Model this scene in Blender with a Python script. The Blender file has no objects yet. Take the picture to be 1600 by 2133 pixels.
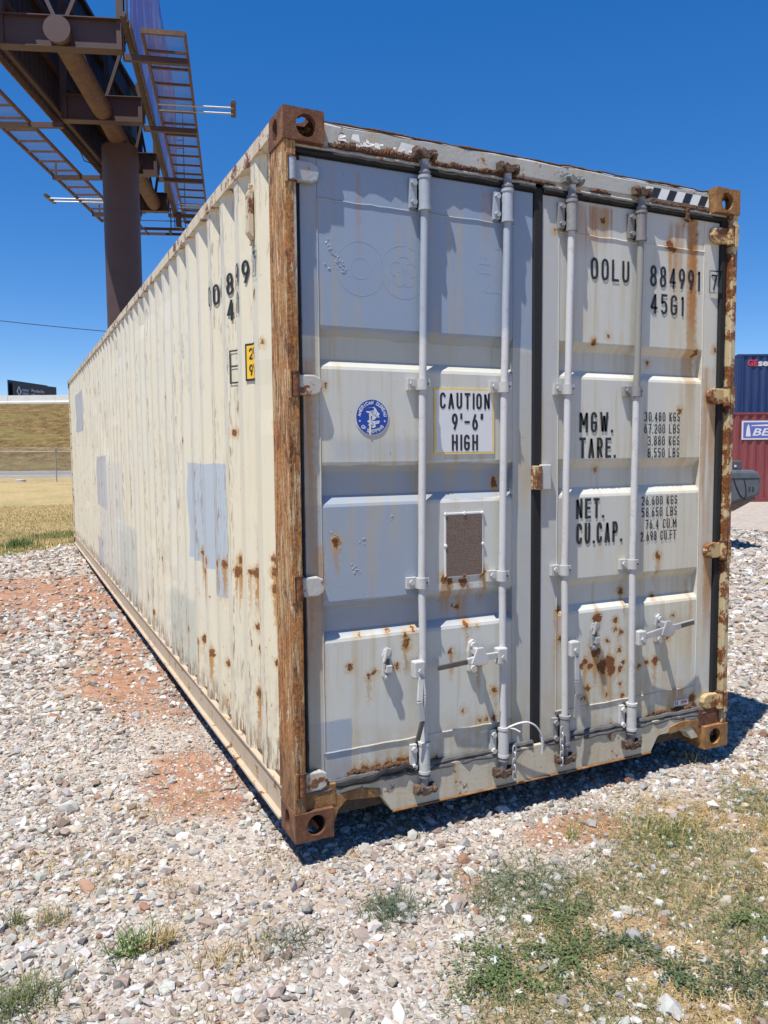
import bpy, bmesh, math, random
import numpy as np
from mathutils import Vector, Matrix

random.seed(7)
RNG = np.random.default_rng(11)
scene = bpy.context.scene
COL = scene.collection
PI = math.pi

# ------------------------------------------------------------------ camera
PW, PH = 1600.0, 2133.0
CAM = np.array([-0.982, -2.931, 1.580])
YAW, PITCH, ROLL, FPX = 0.443046, -0.0751511, -0.0087783, 1636.2
fw = np.array([math.sin(YAW)*math.cos(PITCH), math.cos(YAW)*math.cos(PITCH), math.sin(PITCH)])
rt = np.cross(fw, [0, 0, 1]); rt /= np.linalg.norm(rt); up = np.cross(rt, fw)
_c, _s = math.cos(ROLL), math.sin(ROLL)
rt, up = _c*rt+_s*up, -_s*rt+_c*up

cam_d = bpy.data.cameras.new('camera'); cam = bpy.data.objects.new('camera', cam_d); COL.objects.link(cam)
cam_d.sensor_fit = 'VERTICAL'; cam_d.sensor_height = 36.0; cam_d.lens = FPX/PH*36.0
cam_d.clip_start = 0.05; cam_d.clip_end = 5000
mw = Matrix.Identity(4)
for i in range(3):
    mw[i][0] = rt[i]; mw[i][1] = up[i]; mw[i][2] = -fw[i]; mw[i][3] = CAM[i]
cam.matrix_world = mw
scene.camera = cam
scene.render.resolution_x = 768; scene.render.resolution_y = 1024

def ray(x, y): return fw+rt*(x-PW/2)/FPX-up*(y-PH/2)/FPX
def onz(x, y, z=-0.1): d = ray(x, y); return CAM+d*(z-CAM[2])/d[2]
def ony(x, y, Y=0.05): d = ray(x, y); return CAM+d*(Y-CAM[1])/d[1]
def onx(x, y, X=0.0): d = ray(x, y); return CAM+d*(X-CAM[0])/d[0]

# ------------------------------------------------------------------ sky, sun, exposure
LDIR = Vector((0.345, 0.175, -1.0)).normalized()          # direction the sunlight travels
world = bpy.data.worlds.new('World'); scene.world = world; world.use_nodes = True
wn = world.node_tree
sky = wn.nodes.new('ShaderNodeTexSky'); sky.sky_type = 'NISHITA'; sky.sun_disc = False
sky.sun_elevation = math.asin(-LDIR.z)
sky.sun_rotation = math.atan2(-LDIR.x, -LDIR.y)
sky.altitude = 3000; sky.air_density = 1.0; sky.dust_density = 0.0; sky.ozone_density = 2.5
hs = wn.nodes.new('ShaderNodeHueSaturation'); hs.inputs['Saturation'].default_value = 1.62; hs.inputs['Hue'].default_value = 0.511; hs.inputs['Value'].default_value = 1.28
gmn = wn.nodes.new('ShaderNodeGamma'); gmn.inputs['Gamma'].default_value = 0.72
wn.links.new(sky.outputs[0], gmn.inputs['Color']); wn.links.new(gmn.outputs[0], hs.inputs['Color'])
wn.links.new(hs.outputs[0], wn.nodes['Background'].inputs['Color'])
wn.nodes['Background'].inputs['Strength'].default_value = 0.138
sun_d = bpy.data.lights.new('sun', 'SUN'); sun_d.energy = 5.0; sun_d.angle = math.radians(0.5); sun_d.color = (1.0, 0.955, 0.88)
sun = bpy.data.objects.new('sun', sun_d); COL.objects.link(sun); sun.location = (-8, -4, 26)
sun.rotation_euler = LDIR.to_track_quat('-Z', 'Y').to_euler()
scene.view_settings.view_transform = 'Standard'; scene.view_settings.look = 'None'
scene.view_settings.gamma = 1.0; scene.view_settings.use_curve_mapping = False
scene.view_settings.exposure = 0.46

# ------------------------------------------------------------------ object helpers
def tag(o, label=None, cat=None, group=None, kind=None):
    if label: o['label'] = label
    if cat: o['category'] = cat
    if group: o['group'] = group
    if kind: o['kind'] = kind
    return o

def thing(name, label, cat, loc=(0, 0, 0), rz=0.0, group=None):
    o = bpy.data.objects.new(name, None); COL.objects.link(o)
    o.location = loc; o.rotation_euler = (0, 0, rz); o.empty_display_size = 0.2
    return tag(o, label, cat, group)

def link_mesh(name, me, parent=None):
    o = bpy.data.objects.new(name, me); COL.objects.link(o)
    if parent is not None: o.parent = parent
    return o

class MB:
    def __init__(s): s.v = []; s.f = []
    def add(s, vs, fs):
        b = len(s.v); s.v += [tuple(map(float, q)) for q in vs]; s.f += [tuple(i+b for i in f) for f in fs]; return s
    def box(s, x0, x1, y0, y1, z0, z1):
        return s.add([(x0,y0,z0),(x1,y0,z0),(x1,y1,z0),(x0,y1,z0),(x0,y0,z1),(x1,y0,z1),(x1,y1,z1),(x0,y1,z1)],
                     [(0,3,2,1),(4,5,6,7),(0,1,5,4),(1,2,6,5),(2,3,7,6),(3,0,4,7)])
    def bar(s, a, b, w, h, upv=(0, 0, 1)):
        a = Vector(a); b = Vector(b); d = (b-a).normalized(); u = Vector(upv)
        if abs(d.dot(u)) > 0.98: u = Vector((0, 1, 0))
        r = d.cross(u).normalized()*w/2; u = r.cross(d).normalized()*h/2
        q = [a-r-u, a+r-u, a+r+u, a-r+u, b-r-u, b+r-u, b+r+u, b-r+u]
        return s.add(q, [(0,3,2,1),(4,5,6,7),(0,1,5,4),(1,2,6,5),(2,3,7,6),(3,0,4,7)])
    def prism(s, poly, a, b, plane='xz'):
        n = len(poly)
        def P(u, v, w): return {'xz': (u, w, v), 'yz': (w, u, v), 'xy': (u, v, w)}[plane]
        vs = [P(u, v, a) for u, v in poly]+[P(u, v, b) for u, v in poly]
        fs = [tuple(range(n))[::-1], tuple(range(n, 2*n))]+[(i, (i+1) % n, n+(i+1) % n, n+i) for i in range(n)]
        return s.add(vs, fs)
    def tube(s, pts, r, n=10, closed=False):
        pts = [Vector(q) for q in pts]; m = len(pts)
        rs = r if isinstance(r, (list, tuple)) else [r]*m
        prev = None; vs = []
        for i, q in enumerate(pts):
            if closed: d = (pts[(i+1) % m]-pts[i-1]).normalized()
            else: d = (pts[min(i+1, m-1)]-pts[max(i-1, 0)]).normalized()
            if prev is None:
                a = Vector((0, 0, 1)) if abs(d.z) < 0.9 else Vector((1, 0, 0))
                prev = d.cross(a).normalized()
            u = (prev-d*prev.dot(d)).normalized(); w = d.cross(u); prev = u
            for k in range(n):
                t = 2*PI*k/n; vs.append(q+(u*math.cos(t)+w*math.sin(t))*rs[i])
        fs = []
        for i in range(m if closed else m-1):
            j = (i+1) % m
            for k in range(n):
                k2 = (k+1) % n; fs.append((i*n+k, i*n+k2, j*n+k2, j*n+k))
        if not closed: fs += [tuple(range(n))[::-1], tuple(range((m-1)*n, m*n))]
        return s.add(vs, fs)
    def blob(s, c, r, jit=0.3, sc=(1, 1, 1), rng=random):
        vs = []; t = (1+5**.5)/2
        for q in [(-1,t,0),(1,t,0),(-1,-t,0),(1,-t,0),(0,-1,t),(0,1,t),(0,-1,-t),(0,1,-t),(t,0,-1),(t,0,1),(-t,0,-1),(-t,0,1)]:
            k = r/1.9*(1+rng.uniform(-jit, jit)); vs.append((c[0]+q[0]*k*sc[0], c[1]+q[1]*k*sc[1], c[2]+q[2]*k*sc[2]))
        return s.add(vs, ICO)
    def mesh(s, name, mat=None, smooth=False, recalc=True):
        me = bpy.data.meshes.new(name); me.from_pydata(s.v, [], s.f)
        if recalc:
            bm = bmesh.new(); bm.from_mesh(me); bmesh.ops.recalc_face_normals(bm, faces=bm.faces); bm.to_mesh(me); bm.free()
        if mat: me.materials.append(mat)
        if smooth: me.polygons.foreach_set('use_smooth', [True]*len(me.polygons))
        me.update(); return me
    def build(s, name, mat=None, parent=None, smooth=False, bevel=0.0, recalc=True):
        o = link_mesh(name, s.mesh(name, mat, smooth, recalc), parent)
        if bevel:
            m = o.modifiers.new('bevel', 'BEVEL'); m.width = bevel; m.segments = 2; m.limit_method = 'ANGLE'; m.angle_limit = 0.6
        if smooth and not bevel:
            try: o.data.set_sharp_from_angle(angle=0.7)
            except Exception: pass
        return o
ICO = [(0,11,5),(0,5,1),(0,1,7),(0,7,10),(0,10,11),(1,5,9),(5,11,4),(11,10,2),(10,7,6),(7,1,8),(3,9,4),(3,4,2),(3,2,6),(3,6,8),(3,8,9),(4,9,5),(2,4,11),(6,2,10),(8,6,7),(9,8,1)]

def copy_tree(o, parent=None):
    c = o.copy(); COL.objects.link(c); c.parent = parent
    for ch in list(o.children): copy_tree(ch, c)
    return c

def np_mesh(name, verts, tris=None, quads=None, mat=None, attrs=None):
    """big meshes straight from numpy arrays"""
    me = bpy.data.meshes.new(name); nv = len(verts)
    me.vertices.add(nv); me.vertices.foreach_set('co', np.ascontiguousarray(verts, dtype=np.float32).ravel())
    nt = 0 if tris is None else len(tris); nq = 0 if quads is None else len(quads)
    loops = np.concatenate(([np.asarray(tris).ravel()] if nt else [])+([np.asarray(quads).ravel()] if nq else [])).astype(np.int32)
    start = np.concatenate([np.arange(nt)*3, nt*3+np.arange(nq)*4]).astype(np.int32)
    me.loops.add(len(loops)); me.loops.foreach_set('vertex_index', loops)
    me.polygons.add(nt+nq); me.polygons.foreach_set('loop_start', start)
    me.update(calc_edges=True)
    for k, a in (attrs or {}).items():
        if a.ndim == 1:
            at = me.attributes.new(k, 'FLOAT', 'POINT'); at.data.foreach_set('value', a.astype(np.float32))
        else:
            at = me.attributes.new(k, 'FLOAT_COLOR', 'POINT')
            c4 = np.ones((len(a), 4), np.float32); c4[:, :3] = a; at.data.foreach_set('color', c4.ravel())
    me.polygons.foreach_set('use_smooth', np.zeros(nt+nq, bool))
    if mat: me.materials.append(mat)
    return me

# value noise in numpy (for terrain, stones and grass distribution)
def vnoise(x, y, seed=0):
    x = np.asarray(x, float); y = np.asarray(y, float)
    xi = np.floor(x).astype(np.int64); yi = np.floor(y).astype(np.int64); fx = x-xi; fy = y-yi
    def h(a, b):
        n = (a*374761393+b*668265263+seed*1442695041) & 0xffffffff
        n = ((n ^ (n >> 13))*1274126177) & 0xffffffff
        return ((n ^ (n >> 16)) & 0xffff)/65535.0
    fx = fx*fx*(3-2*fx); fy = fy*fy*(3-2*fy)
    return (h(xi, yi)*(1-fx)+h(xi+1, yi)*fx)*(1-fy)+(h(xi, yi+1)*(1-fx)+h(xi+1, yi+1)*fx)*fy
def fbm(x, y, seed=0, o=4):
    t = 0; a = 0.5; n = 0
    for i in range(o):
        t = t+a*vnoise(x*2**i+17.3*i, y*2**i-9.1*i, seed+i); n += a; a *= 0.5
    return t/n
def sstep(a, b, x):
    t = np.clip((np.asarray(x, float)-a)/(b-a), 0, 1); return t*t*(3-2*t)

# ------------------------------------------------------------------ shader node helper
def lin(r, g, b):
    f = lambda c: ((c/255+0.055)/1.055)**2.4 if c > 10 else c/255/12.92
    return (f(r), f(g), f(b))
class NT:
    def __init__(s, name, rough=0.6, metal=0.0, spec=0.5):
        s.mat = bpy.data.materials.new(name); s.mat.use_nodes = True; s.t = s.mat.node_tree
        s.b = s.t.nodes['Principled BSDF']; s.b.inputs['Roughness'].default_value = rough
        s.b.inputs['Metallic'].default_value = metal; s.b.inputs['Specular IOR Level'].default_value = spec
        s._oc = None
    def n(s, typ, **kw):
        q = s.t.nodes.new(typ)
        for k, v in kw.items(): setattr(q, k, v)
        return q
    def put(s, sock, val):
        if isinstance(val, bpy.types.NodeSocket): s.t.links.new(val, sock)
        elif val is not None:
            if isinstance(val, (tuple, list)) and len(val) == 3 and sock.type == 'RGBA': val = (*val, 1.0)
            sock.default_value = val
    def oc(s):
        if s._oc is None: s._oc = s.n('ShaderNodeTexCoord').outputs['Object']
        return s._oc
    def M(s, op, a, b=None, c=None, clamp=False):
        q = s.n('ShaderNodeMath', operation=op, use_clamp=clamp)
        for i, v in enumerate((a, b, c)):
            if v is not None: s.put(q.inputs[i], v)
        return q.outputs[0]
    def V(s, op, a, b=None, out=0):
        q = s.n('ShaderNodeVectorMath', operation=op); s.put(q.inputs[0], a)
        if b is not None: s.put(q.inputs[1], b)
        return q.outputs[out]
    def sep(s, v):
        q = s.n('ShaderNodeSeparateXYZ'); s.put(q.inputs[0], v); return q.outputs
    def com(s, x, y, z):
        q = s.n('ShaderNodeCombineXYZ'); s.put(q.inputs[0], x); s.put(q.inputs[1], y); s.put(q.inputs[2], z); return q.outputs[0]
    def noise(s, vec, scale, detail=4.0, rough=0.55, dist=0.0, out=0):
        q = s.n('ShaderNodeTexNoise'); s.put(q.inputs['Vector'], vec); q.inputs['Scale'].default_value = scale
        q.inputs['Detail'].default_value = detail; q.inputs['Roughness'].default_value = rough; q.inputs['Distortion'].default_value = dist
        return q.outputs[out]
    def voro(s, vec, scale, out=0, feature='F1'):
        q = s.n('ShaderNodeTexVoronoi', feature=feature); s.put(q.inputs['Vector'], vec); q.inputs['Scale'].default_value = scale
        return q.outputs[out]
    def step(s, v, a, b, lo=0.0, hi=1.0):
        q = s.n('ShaderNodeMapRange', interpolation_type='SMOOTHSTEP'); s.put(q.inputs[0], v)
        q.inputs[1].default_value = a; q.inputs[2].default_value = b; q.inputs[3].default_value = lo; q.inputs[4].default_value = hi
        return q.outputs[0]
    def ramp(s, v, stops):
        q = s.n('ShaderNodeValToRGB'); s.put(q.inputs[0], v); e = q.color_ramp.elements
        while len(e) < len(stops): e.new(0.5)
        for k, (p, c) in enumerate(stops): e[k].position = p; e[k].color = (*c, 1)
        return q.outputs[0]
    def mix(s, f, a, b, blend='MIX'):
        q = s.n('ShaderNodeMix', data_type='RGBA', blend_type=blend); s.put(q.inputs[0], f); s.put(q.inputs[6], a); s.put(q.inputs[7], b)
        return q.outputs[2]
    def attr(s, name, out='Fac'):
        q = s.n('ShaderNodeAttribute'); q.attribute_name = name; return q.outputs[out]
    def bump(s, h, strength=0.3, dist=0.01):
        q = s.n('ShaderNodeBump'); q.inputs['Strength'].default_value = strength; q.inputs['Distance'].default_value = dist
        s.put(q.inputs['Height'], h); s.t.links.new(q.outputs[0], s.b.inputs['Normal'])
    def color(s, c): s.put(s.b.inputs['Base Color'], c); return s
    def rough(s, r): s.put(s.b.inputs['Roughness'], r); return s
    # ragged rectangle mask in (a, z)
    def rect(s, a, z, a0, a1, z0, z1, soft=0.004):
        m1 = s.M('MINIMUM', s.M('SUBTRACT', a, a0), s.M('SUBTRACT', a1, a))
        m2 = s.M('MINIMUM', s.M('SUBTRACT', z, z0), s.M('SUBTRACT', z1, z))
        return s.step(s.M('MINIMUM', m1, m2), -soft, soft)
    def dots(s, vec, pts):
        """smallest (distance - radius) over a list of (a, z, r)"""
        r = None
        for a, z, q in pts:
            d = s.M('SUBTRACT', s.V('DISTANCE', vec, (a, 0.0, z), out=1), q)
            r = d if r is None else s.M('MINIMUM', r, d)
        return r

def plain(name, col, rough=0.6, metal=0.0, var=0.18, scale=14.0, bump=0.0, bscale=60.0):
    m = NT(name, rough, metal); o = m.oc()
    f = m.noise(o, scale, 5, 0.6)
    m.color(m.mix(f, tuple(c*(1-var) for c in col), tuple(min(1, c*(1+var)) for c in col)))
    if bump: m.bump(m.noise(o, bscale, 4), bump, 0.004)
    return m.mat
# ================================================================== materials of the big container
RUST = [(0.0, (0.035, 0.013, 0.007)), (0.42, (0.12, 0.042, 0.016)), (0.62, (0.26, 0.095, 0.025)), (1.0, (0.42, 0.21, 0.07))]
def dspots(lst, kind):
    out = []
    for px, py, r in lst:
        P = ony(px, py, 0.052) if kind == 'door' else onx(px, py, 0.015)
        dep = float((P-CAM) @ fw)
        sc = dep/FPX
        out.append((float(P[0] if kind == 'door' else P[1]), float(P[2]), r*sc*(1.05 if kind == 'door' else 1.35)))
    return out
LEFT_SPOTS = dspots([(728,1388,5),(729,1394,4),(768,1408,5),(775,1404,4),(781,1401,4),(844,1323,5),(846,1334,5),(846,1345,6),(861,1309,4),(808,1314,4),(750,1321,3),
 (970,1301,6),(993,1303,3),(939,1358,5),(826,1388,4),(997,1383,5),(1028,1437,6),(964,1479,4),(1013,1497,4),(1028,1496,5),(999,1499,3),(950,1265,4),(960,1267,4),
 (740,1612,11),(760,1607,13),(785,1604,12),(810,1597,13),(835,1593,14),(850,1590,12),(1024,1562,10),(908,1580,7),(925,1205,8),(938,1210,6),(964,1212,10),(1004,1191,9),(1037,1002,7),
 (1038,1012,5),(700,1128,8),(698,1138,5),(677,805,3)], 'door')
RIGHT_SPOTS = dspots([(1244,1289,11),(1282,1291,5),(1292,1317,6),(1282,1310,4),(1265,1334,5),(1289,1355,5),(1297,1379,5),(1291,1394,6),(1268,1379,13),(1273,1396,11),(1253,1386,12),
 (1241,1358,10),(1218,1379,7),(1211,1387,6),(1229,1387,6),(1256,1398,8),(1225,1434,6),(1217,1453,3),(1210,1456,3),(1292,1425,3),(1263,1447,4),(1297,1449,4),(1363,1377,8),
 (1346,1380,4),(1330,1387,4),(1390,1327,5),(1301,1233,6),(1366,1243,4),(1165,1270,6),(1167,1331,6),(1401,1282,3),(1352,1499,11),(1370,1496,13),(1394,1489,13),(1411,1485,13),
 (1425,1484,12),(1442,1454,8),(1444,1475,11),(1273,1514,7),(1237,1523,4),(1370,1158,7),(1416,855,5),(1250,978,3),(1258,460,6),(1395,513,9),(1404,520,6),(1236,712,6),(1267,700,4),
 (1450,735,7),(1488,730,4),(1358,754,4),(1450,487,4),(1442,458,5),(1426,472,3),(1155,482,3)], 'door')
SIDE_SPOTS = dspots([(425,1165,6),(432,1168,5),(455,1172,6),(462,1176,6),(416,1152,5),(430,1190,5),(490,1191,9),(492,1166,6),(525,1194,8),(520,1193,6),(561,1165,6),(561,1194,7),(563,1230,8),
 (483,902,5),(545,715,4),(532,612,6),(559,884,6),(330,833,4),(383,918,4),(347,827,3),(420,1332,6),(415,1336,5),(440,1360,7),(468,1383,4),(530,1355,6),(527,1308,5),(566,1383,6),(530,1445,7),
 (543,1446,6),(541,1470,6),(540,1500,7),(538,1530,6),(541,1550,5),(472,1452,5),(303,1162,5),(340,1198,4),(334,1165,4),(352,1430,7),(322,1275,5),(395,1310,5),(430,1428,6),(300,1175,4),(566,1295,5),(569,1346,5)], 'side')
P2 = lambda px, py: (float(ony(px, py, 0.052)[0]), float(ony(px, py, 0.052)[2]))

def paint(name, axis, base, alt, spots, patches=(), streaks=(), grime=0.5, ridge=False, rough=0.42):
    m = NT(name, rough); o = m.oc(); X, Y, Z = m.sep(o); A = X if axis == 'x' else Y
    flat = m.com(A, 0.0, Z)
    nc = m.noise(o, 46, 4, 0.7, out=1)
    dist = m.V('ADD', flat, m.V('MULTIPLY', m.V('SUBTRACT', nc, (.5, .5, .5)), (.062, 0, .062)))
    nl = m.noise(o, 1.7, 5, 0.6); nm = m.noise(o, 9.0, 5, 0.65)
    col = m.mix(m.step(nl, 0.35, 0.68), base, alt)
    soft = m.noise(o, 4.0, 3, .5, out=1)
    bx = m.V('ADD', flat, m.V('MULTIPLY', m.V('SUBTRACT', soft, (.5, .5, .5)), (.05, 0, .05))); BX, _, BZ = m.sep(bx)
    for a0, a1, z0, z1, c, amt in patches:
        col = m.mix(m.M('MULTIPLY', m.rect(BX, BZ, a0, a1, z0, z1, 0.004 if amt > .8 else 0.03), amt), col, c)
    # rain-washed vertical dirt
    vz = m.com(m.M('MULTIPLY', A, 30.0), m.M('MULTIPLY', Y if axis == 'x' else X, 6.0), m.M('MULTIPLY', Z, 1.3))
    run = m.noise(vz, 1.0, 5, 0.6)
    col = m.mix(m.M('MULTIPLY', m.step(run, 0.54, 0.80), grime), col, (0.34, 0.24, 0.11))
    col = m.mix(m.M('MULTIPLY', m.step(nm, 0.62, 0.82), 0.35*grime), col, (0.23, 0.20, 0.15))
    for (a, z0, ln, w, amt) in streaks:
        da = m.M('ABSOLUTE', m.M('SUBTRACT', m.sep(dist)[0], a))
        ma = m.step(da, w, w*0.25); mz = m.M('MULTIPLY', m.step(Z, z0-ln, z0-ln*0.25), m.step(Z, z0+.02, z0-.01))
        mm = m.M('MULTIPLY', m.M('MULTIPLY', ma, mz), m.step(run, 0.30, 0.54))
        col = m.mix(m.M('MULTIPLY', mm, amt), col, m.mix(nm, (0.30, 0.11, 0.022), (0.50, 0.25, 0.06)))
    f = m.dots(dist, spots)
    fine = m.noise(o, 210, 3, 0.7)
    f = m.M('ADD', f, m.M('MULTIPLY', m.M('SUBTRACT', fine, 0.5), 0.020))
    halo = m.M('MULTIPLY', m.step(f, 0.026, 0.0), m.step(nm, .3, .65, .35, .8))
    col = m.mix(halo, col, (0.50, 0.30, 0.10))
    st = m.V('MULTIPLY', dist, (1.0, 0.0, 0.16))
    f2 = m.dots(st, [(a, (z-0.05)*0.16, r*0.45) for a, z, r in sorted(spots, key=lambda q: -q[2])[:24]])
    f2 = m.M('MULTIPLY', m.step(f2, 0.012, -0.002), m.step(run, 0.30, 0.55))
    col = m.mix(m.M('MULTIPLY', f2, 0.75), col, (0.42, 0.22, 0.06))
    speck = m.step(m.noise(o, 85, 2, 0.5), 0.735, 0.765)
    col = m.mix(m.M('MULTIPLY', speck, 0.55), col, (0.12, 0.09, 0.06))
    scuff = m.step(m.noise(m.V('MULTIPLY', o, (1, 1, .35)), 33, 6, .7, .6), 0.66, 0.70)
    col = m.mix(m.M('MULTIPLY', scuff, 0.30), col, (0.30, 0.28, 0.24))
    rcol = m.ramp(m.noise(o, 120, 5, 0.7), RUST)
    rust = m.step(f, 0.002, -0.002)
    h = m.M('ADD', m.M('MULTIPLY', m.noise(o, 5.5, 2), 1.1), m.M('MULTIPLY', m.noise(o, 140, 3), 0.08))
    if ridge:
        rd = m.attr('ridge'); edge = m.attr('edge')
        # paint scraped off along the outer ribs, rust in the bends
        sc = m.noise(m.com(m.M('MULTIPLY', A, 60.0), m.M('MULTIPLY', X, 60.0), m.M('MULTIPLY', Z, 9.0)), 1.0, 5, 0.7)
        big = m.noise(m.com(m.M('MULTIPLY', A, 3.6), 0.0, m.M('MULTIPLY', Z, .9)), 1.0, 3, .5)
        thr = m.M('MULTIPLY', m.step(big, .36, .62), .9)
        s1 = m.M('MULTIPLY', m.M('MULTIPLY', rd, m.step(sc, .55, .66)), thr)
        col = m.mix(m.M('MULTIPLY', s1, .6), col, (0.42, 0.35, 0.27))
        s2 = m.M('MULTIPLY', m.M('MULTIPLY', edge, m.step(sc, .52, .60)), m.step(big, .44, .60))
        col = m.mix(m.M('MULTIPLY', s2, .7), col, (0.20, 0.10, 0.045))
        low = m.M('MULTIPLY', m.step(Z, .8, 0.2), m.step(nm, .45, .7))
        col = m.mix(m.M('MULTIPLY', low, .35), col, (0.25, 0.21, 0.11))
        foot = m.M('MULTIPLY', m.step(Z, 0.34, 0.19), m.step(sc, .44, .56))
        col = m.mix(m.M('MULTIPLY', foot, .8), col, (0.16, 0.075, 0.03))
    if ridge:
        sp2 = m.noise(m.V('MULTIPLY', o, (1, 1, .8)), 19, 5, .72, .4)
        hz = m.M('MULTIPLY', m.step(Z, 1.45, .55), m.step(Y, 7.0, .6))
        ex = m.step(m.M('ADD', sp2, m.M('MULTIPLY', hz, .075)), .735, .75); rust = m.M('MAXIMUM', rust, ex)
        ex2 = m.step(m.M('ADD', sp2, m.M('MULTIPLY', hz, .075)), .66, .75); col = m.mix(m.M('MULTIPLY', ex2, .6), col, (.50, .32, .11))
    else:
        lo = m.M('MULTIPLY', m.step(Z, .50, .24), m.step(nm, .38, .62)); col = m.mix(m.M('MULTIPLY', lo, .45), col, (.36, .24, .11))
        och = m.M('MULTIPLY', m.step(nl, .42, .60), m.step(run, .40, .62)); col = m.mix(m.M('MULTIPLY', och, .38), col, (.47, .36, .17))
    col = m.mix(rust, col, rcol)
    m.color(col)
    m.rough(m.M('ADD', m.M('MULTIPLY', rust, 0.45), m.step(nm, .3, .7, rough-.06, rough+.12)))
    m.bump(h, 0.28, 0.004)
    return m.mat

CREAM = (0.655, 0.595, 0.45); PALE = (0.59, 0.58, 0.515); GREYW = (0.555, 0.555, 0.505)
BLUEG = (0.235, 0.305, 0.415)
xa, za = P2(690, 1040); xb, zb = P2(860, 1240)
b0 = P2(600, 1470); b1 = P2(728, 1600)
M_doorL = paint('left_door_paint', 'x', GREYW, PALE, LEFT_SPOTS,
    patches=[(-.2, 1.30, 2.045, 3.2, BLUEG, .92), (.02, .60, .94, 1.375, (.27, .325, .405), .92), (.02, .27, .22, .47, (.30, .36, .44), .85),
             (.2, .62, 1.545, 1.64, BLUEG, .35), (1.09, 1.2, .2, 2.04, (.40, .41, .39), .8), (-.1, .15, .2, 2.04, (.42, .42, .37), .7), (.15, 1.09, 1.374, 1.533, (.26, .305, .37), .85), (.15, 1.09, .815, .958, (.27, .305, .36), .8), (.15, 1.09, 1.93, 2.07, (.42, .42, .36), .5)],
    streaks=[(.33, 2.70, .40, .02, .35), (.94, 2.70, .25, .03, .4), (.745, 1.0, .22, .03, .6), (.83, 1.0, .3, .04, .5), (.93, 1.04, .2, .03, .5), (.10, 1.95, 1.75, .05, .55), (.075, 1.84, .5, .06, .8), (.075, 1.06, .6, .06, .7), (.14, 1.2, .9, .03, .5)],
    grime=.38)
M_doorR = paint('right_door_paint', 'x', GREYW, PALE, RIGHT_SPOTS,
    patches=[(1.2, 1.345, .2, 2.75, (.44, .44, .43), .8), (2.0, 2.3, .5, 2.8, CREAM, .5)],
    streaks=[(2.165, 2.73, 1.25, .06, 1.0), (2.175, 2.73, .7, .03, 1.0), (2.06, 2.70, .5, .08, .6), (1.50, 2.72, .26, .10, .95), (1.62, 2.72, .2, .08, .8), (1.36, 2.7, .2, .02, .8), (2.29, 2.0, 1.7, .06, .6), (2.32, 1.86, .5, .05, .8), (2.32, 1.07, .6, .05, .8), (2.20, .9, .6, .02, .4), (1.345, .83, .4, .03, .6), (1.56, .66, .3, .05, .7), (2.12, .34, .12, .08, .8)],
    grime=.40)
B = lambda px, py: (float(onx(px, py, 0.015)[1]), float(onx(px, py, 0.015)[2]))
pa = B(390, 970); pb = B(466, 1205)
M_side = paint('side_wall_paint', 'y', CREAM, (0.63, 0.59, 0.475), SIDE_SPOTS,
    patches=[(0.0, 1.3, .15, 2.9, (.66, .585, .41), .4), (1.10, 2.05, .94, 1.53, (.40, .445, .48), .97), (1.14, 1.42, .82, .96, (.40, .445, .48), .95), (6.75, 7.65, .95, 1.57, (.37, .37, .385), .9), (9.5, 10.8, 1.95, 2.55, (.37, .385, .40), .97),
             (7.3, 7.9, .18, .55, (.39, .40, .44), .9), (2.0, 2.75, .15, .66, (.42, .44, .38), .7), (4.3, 5.6, .15, .9, (.43, .45, .40), .7), (5.3, 7.6, .2, 1.5, (.47, .48, .46), .45)],
    streaks=[(a, z-.01, .24, .022, .9) for a, z, r in SIDE_SPOTS[:13]+SIDE_SPOTS[21:23]+SIDE_SPOTS[27:31]], grime=.26, ridge=True)

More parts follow.
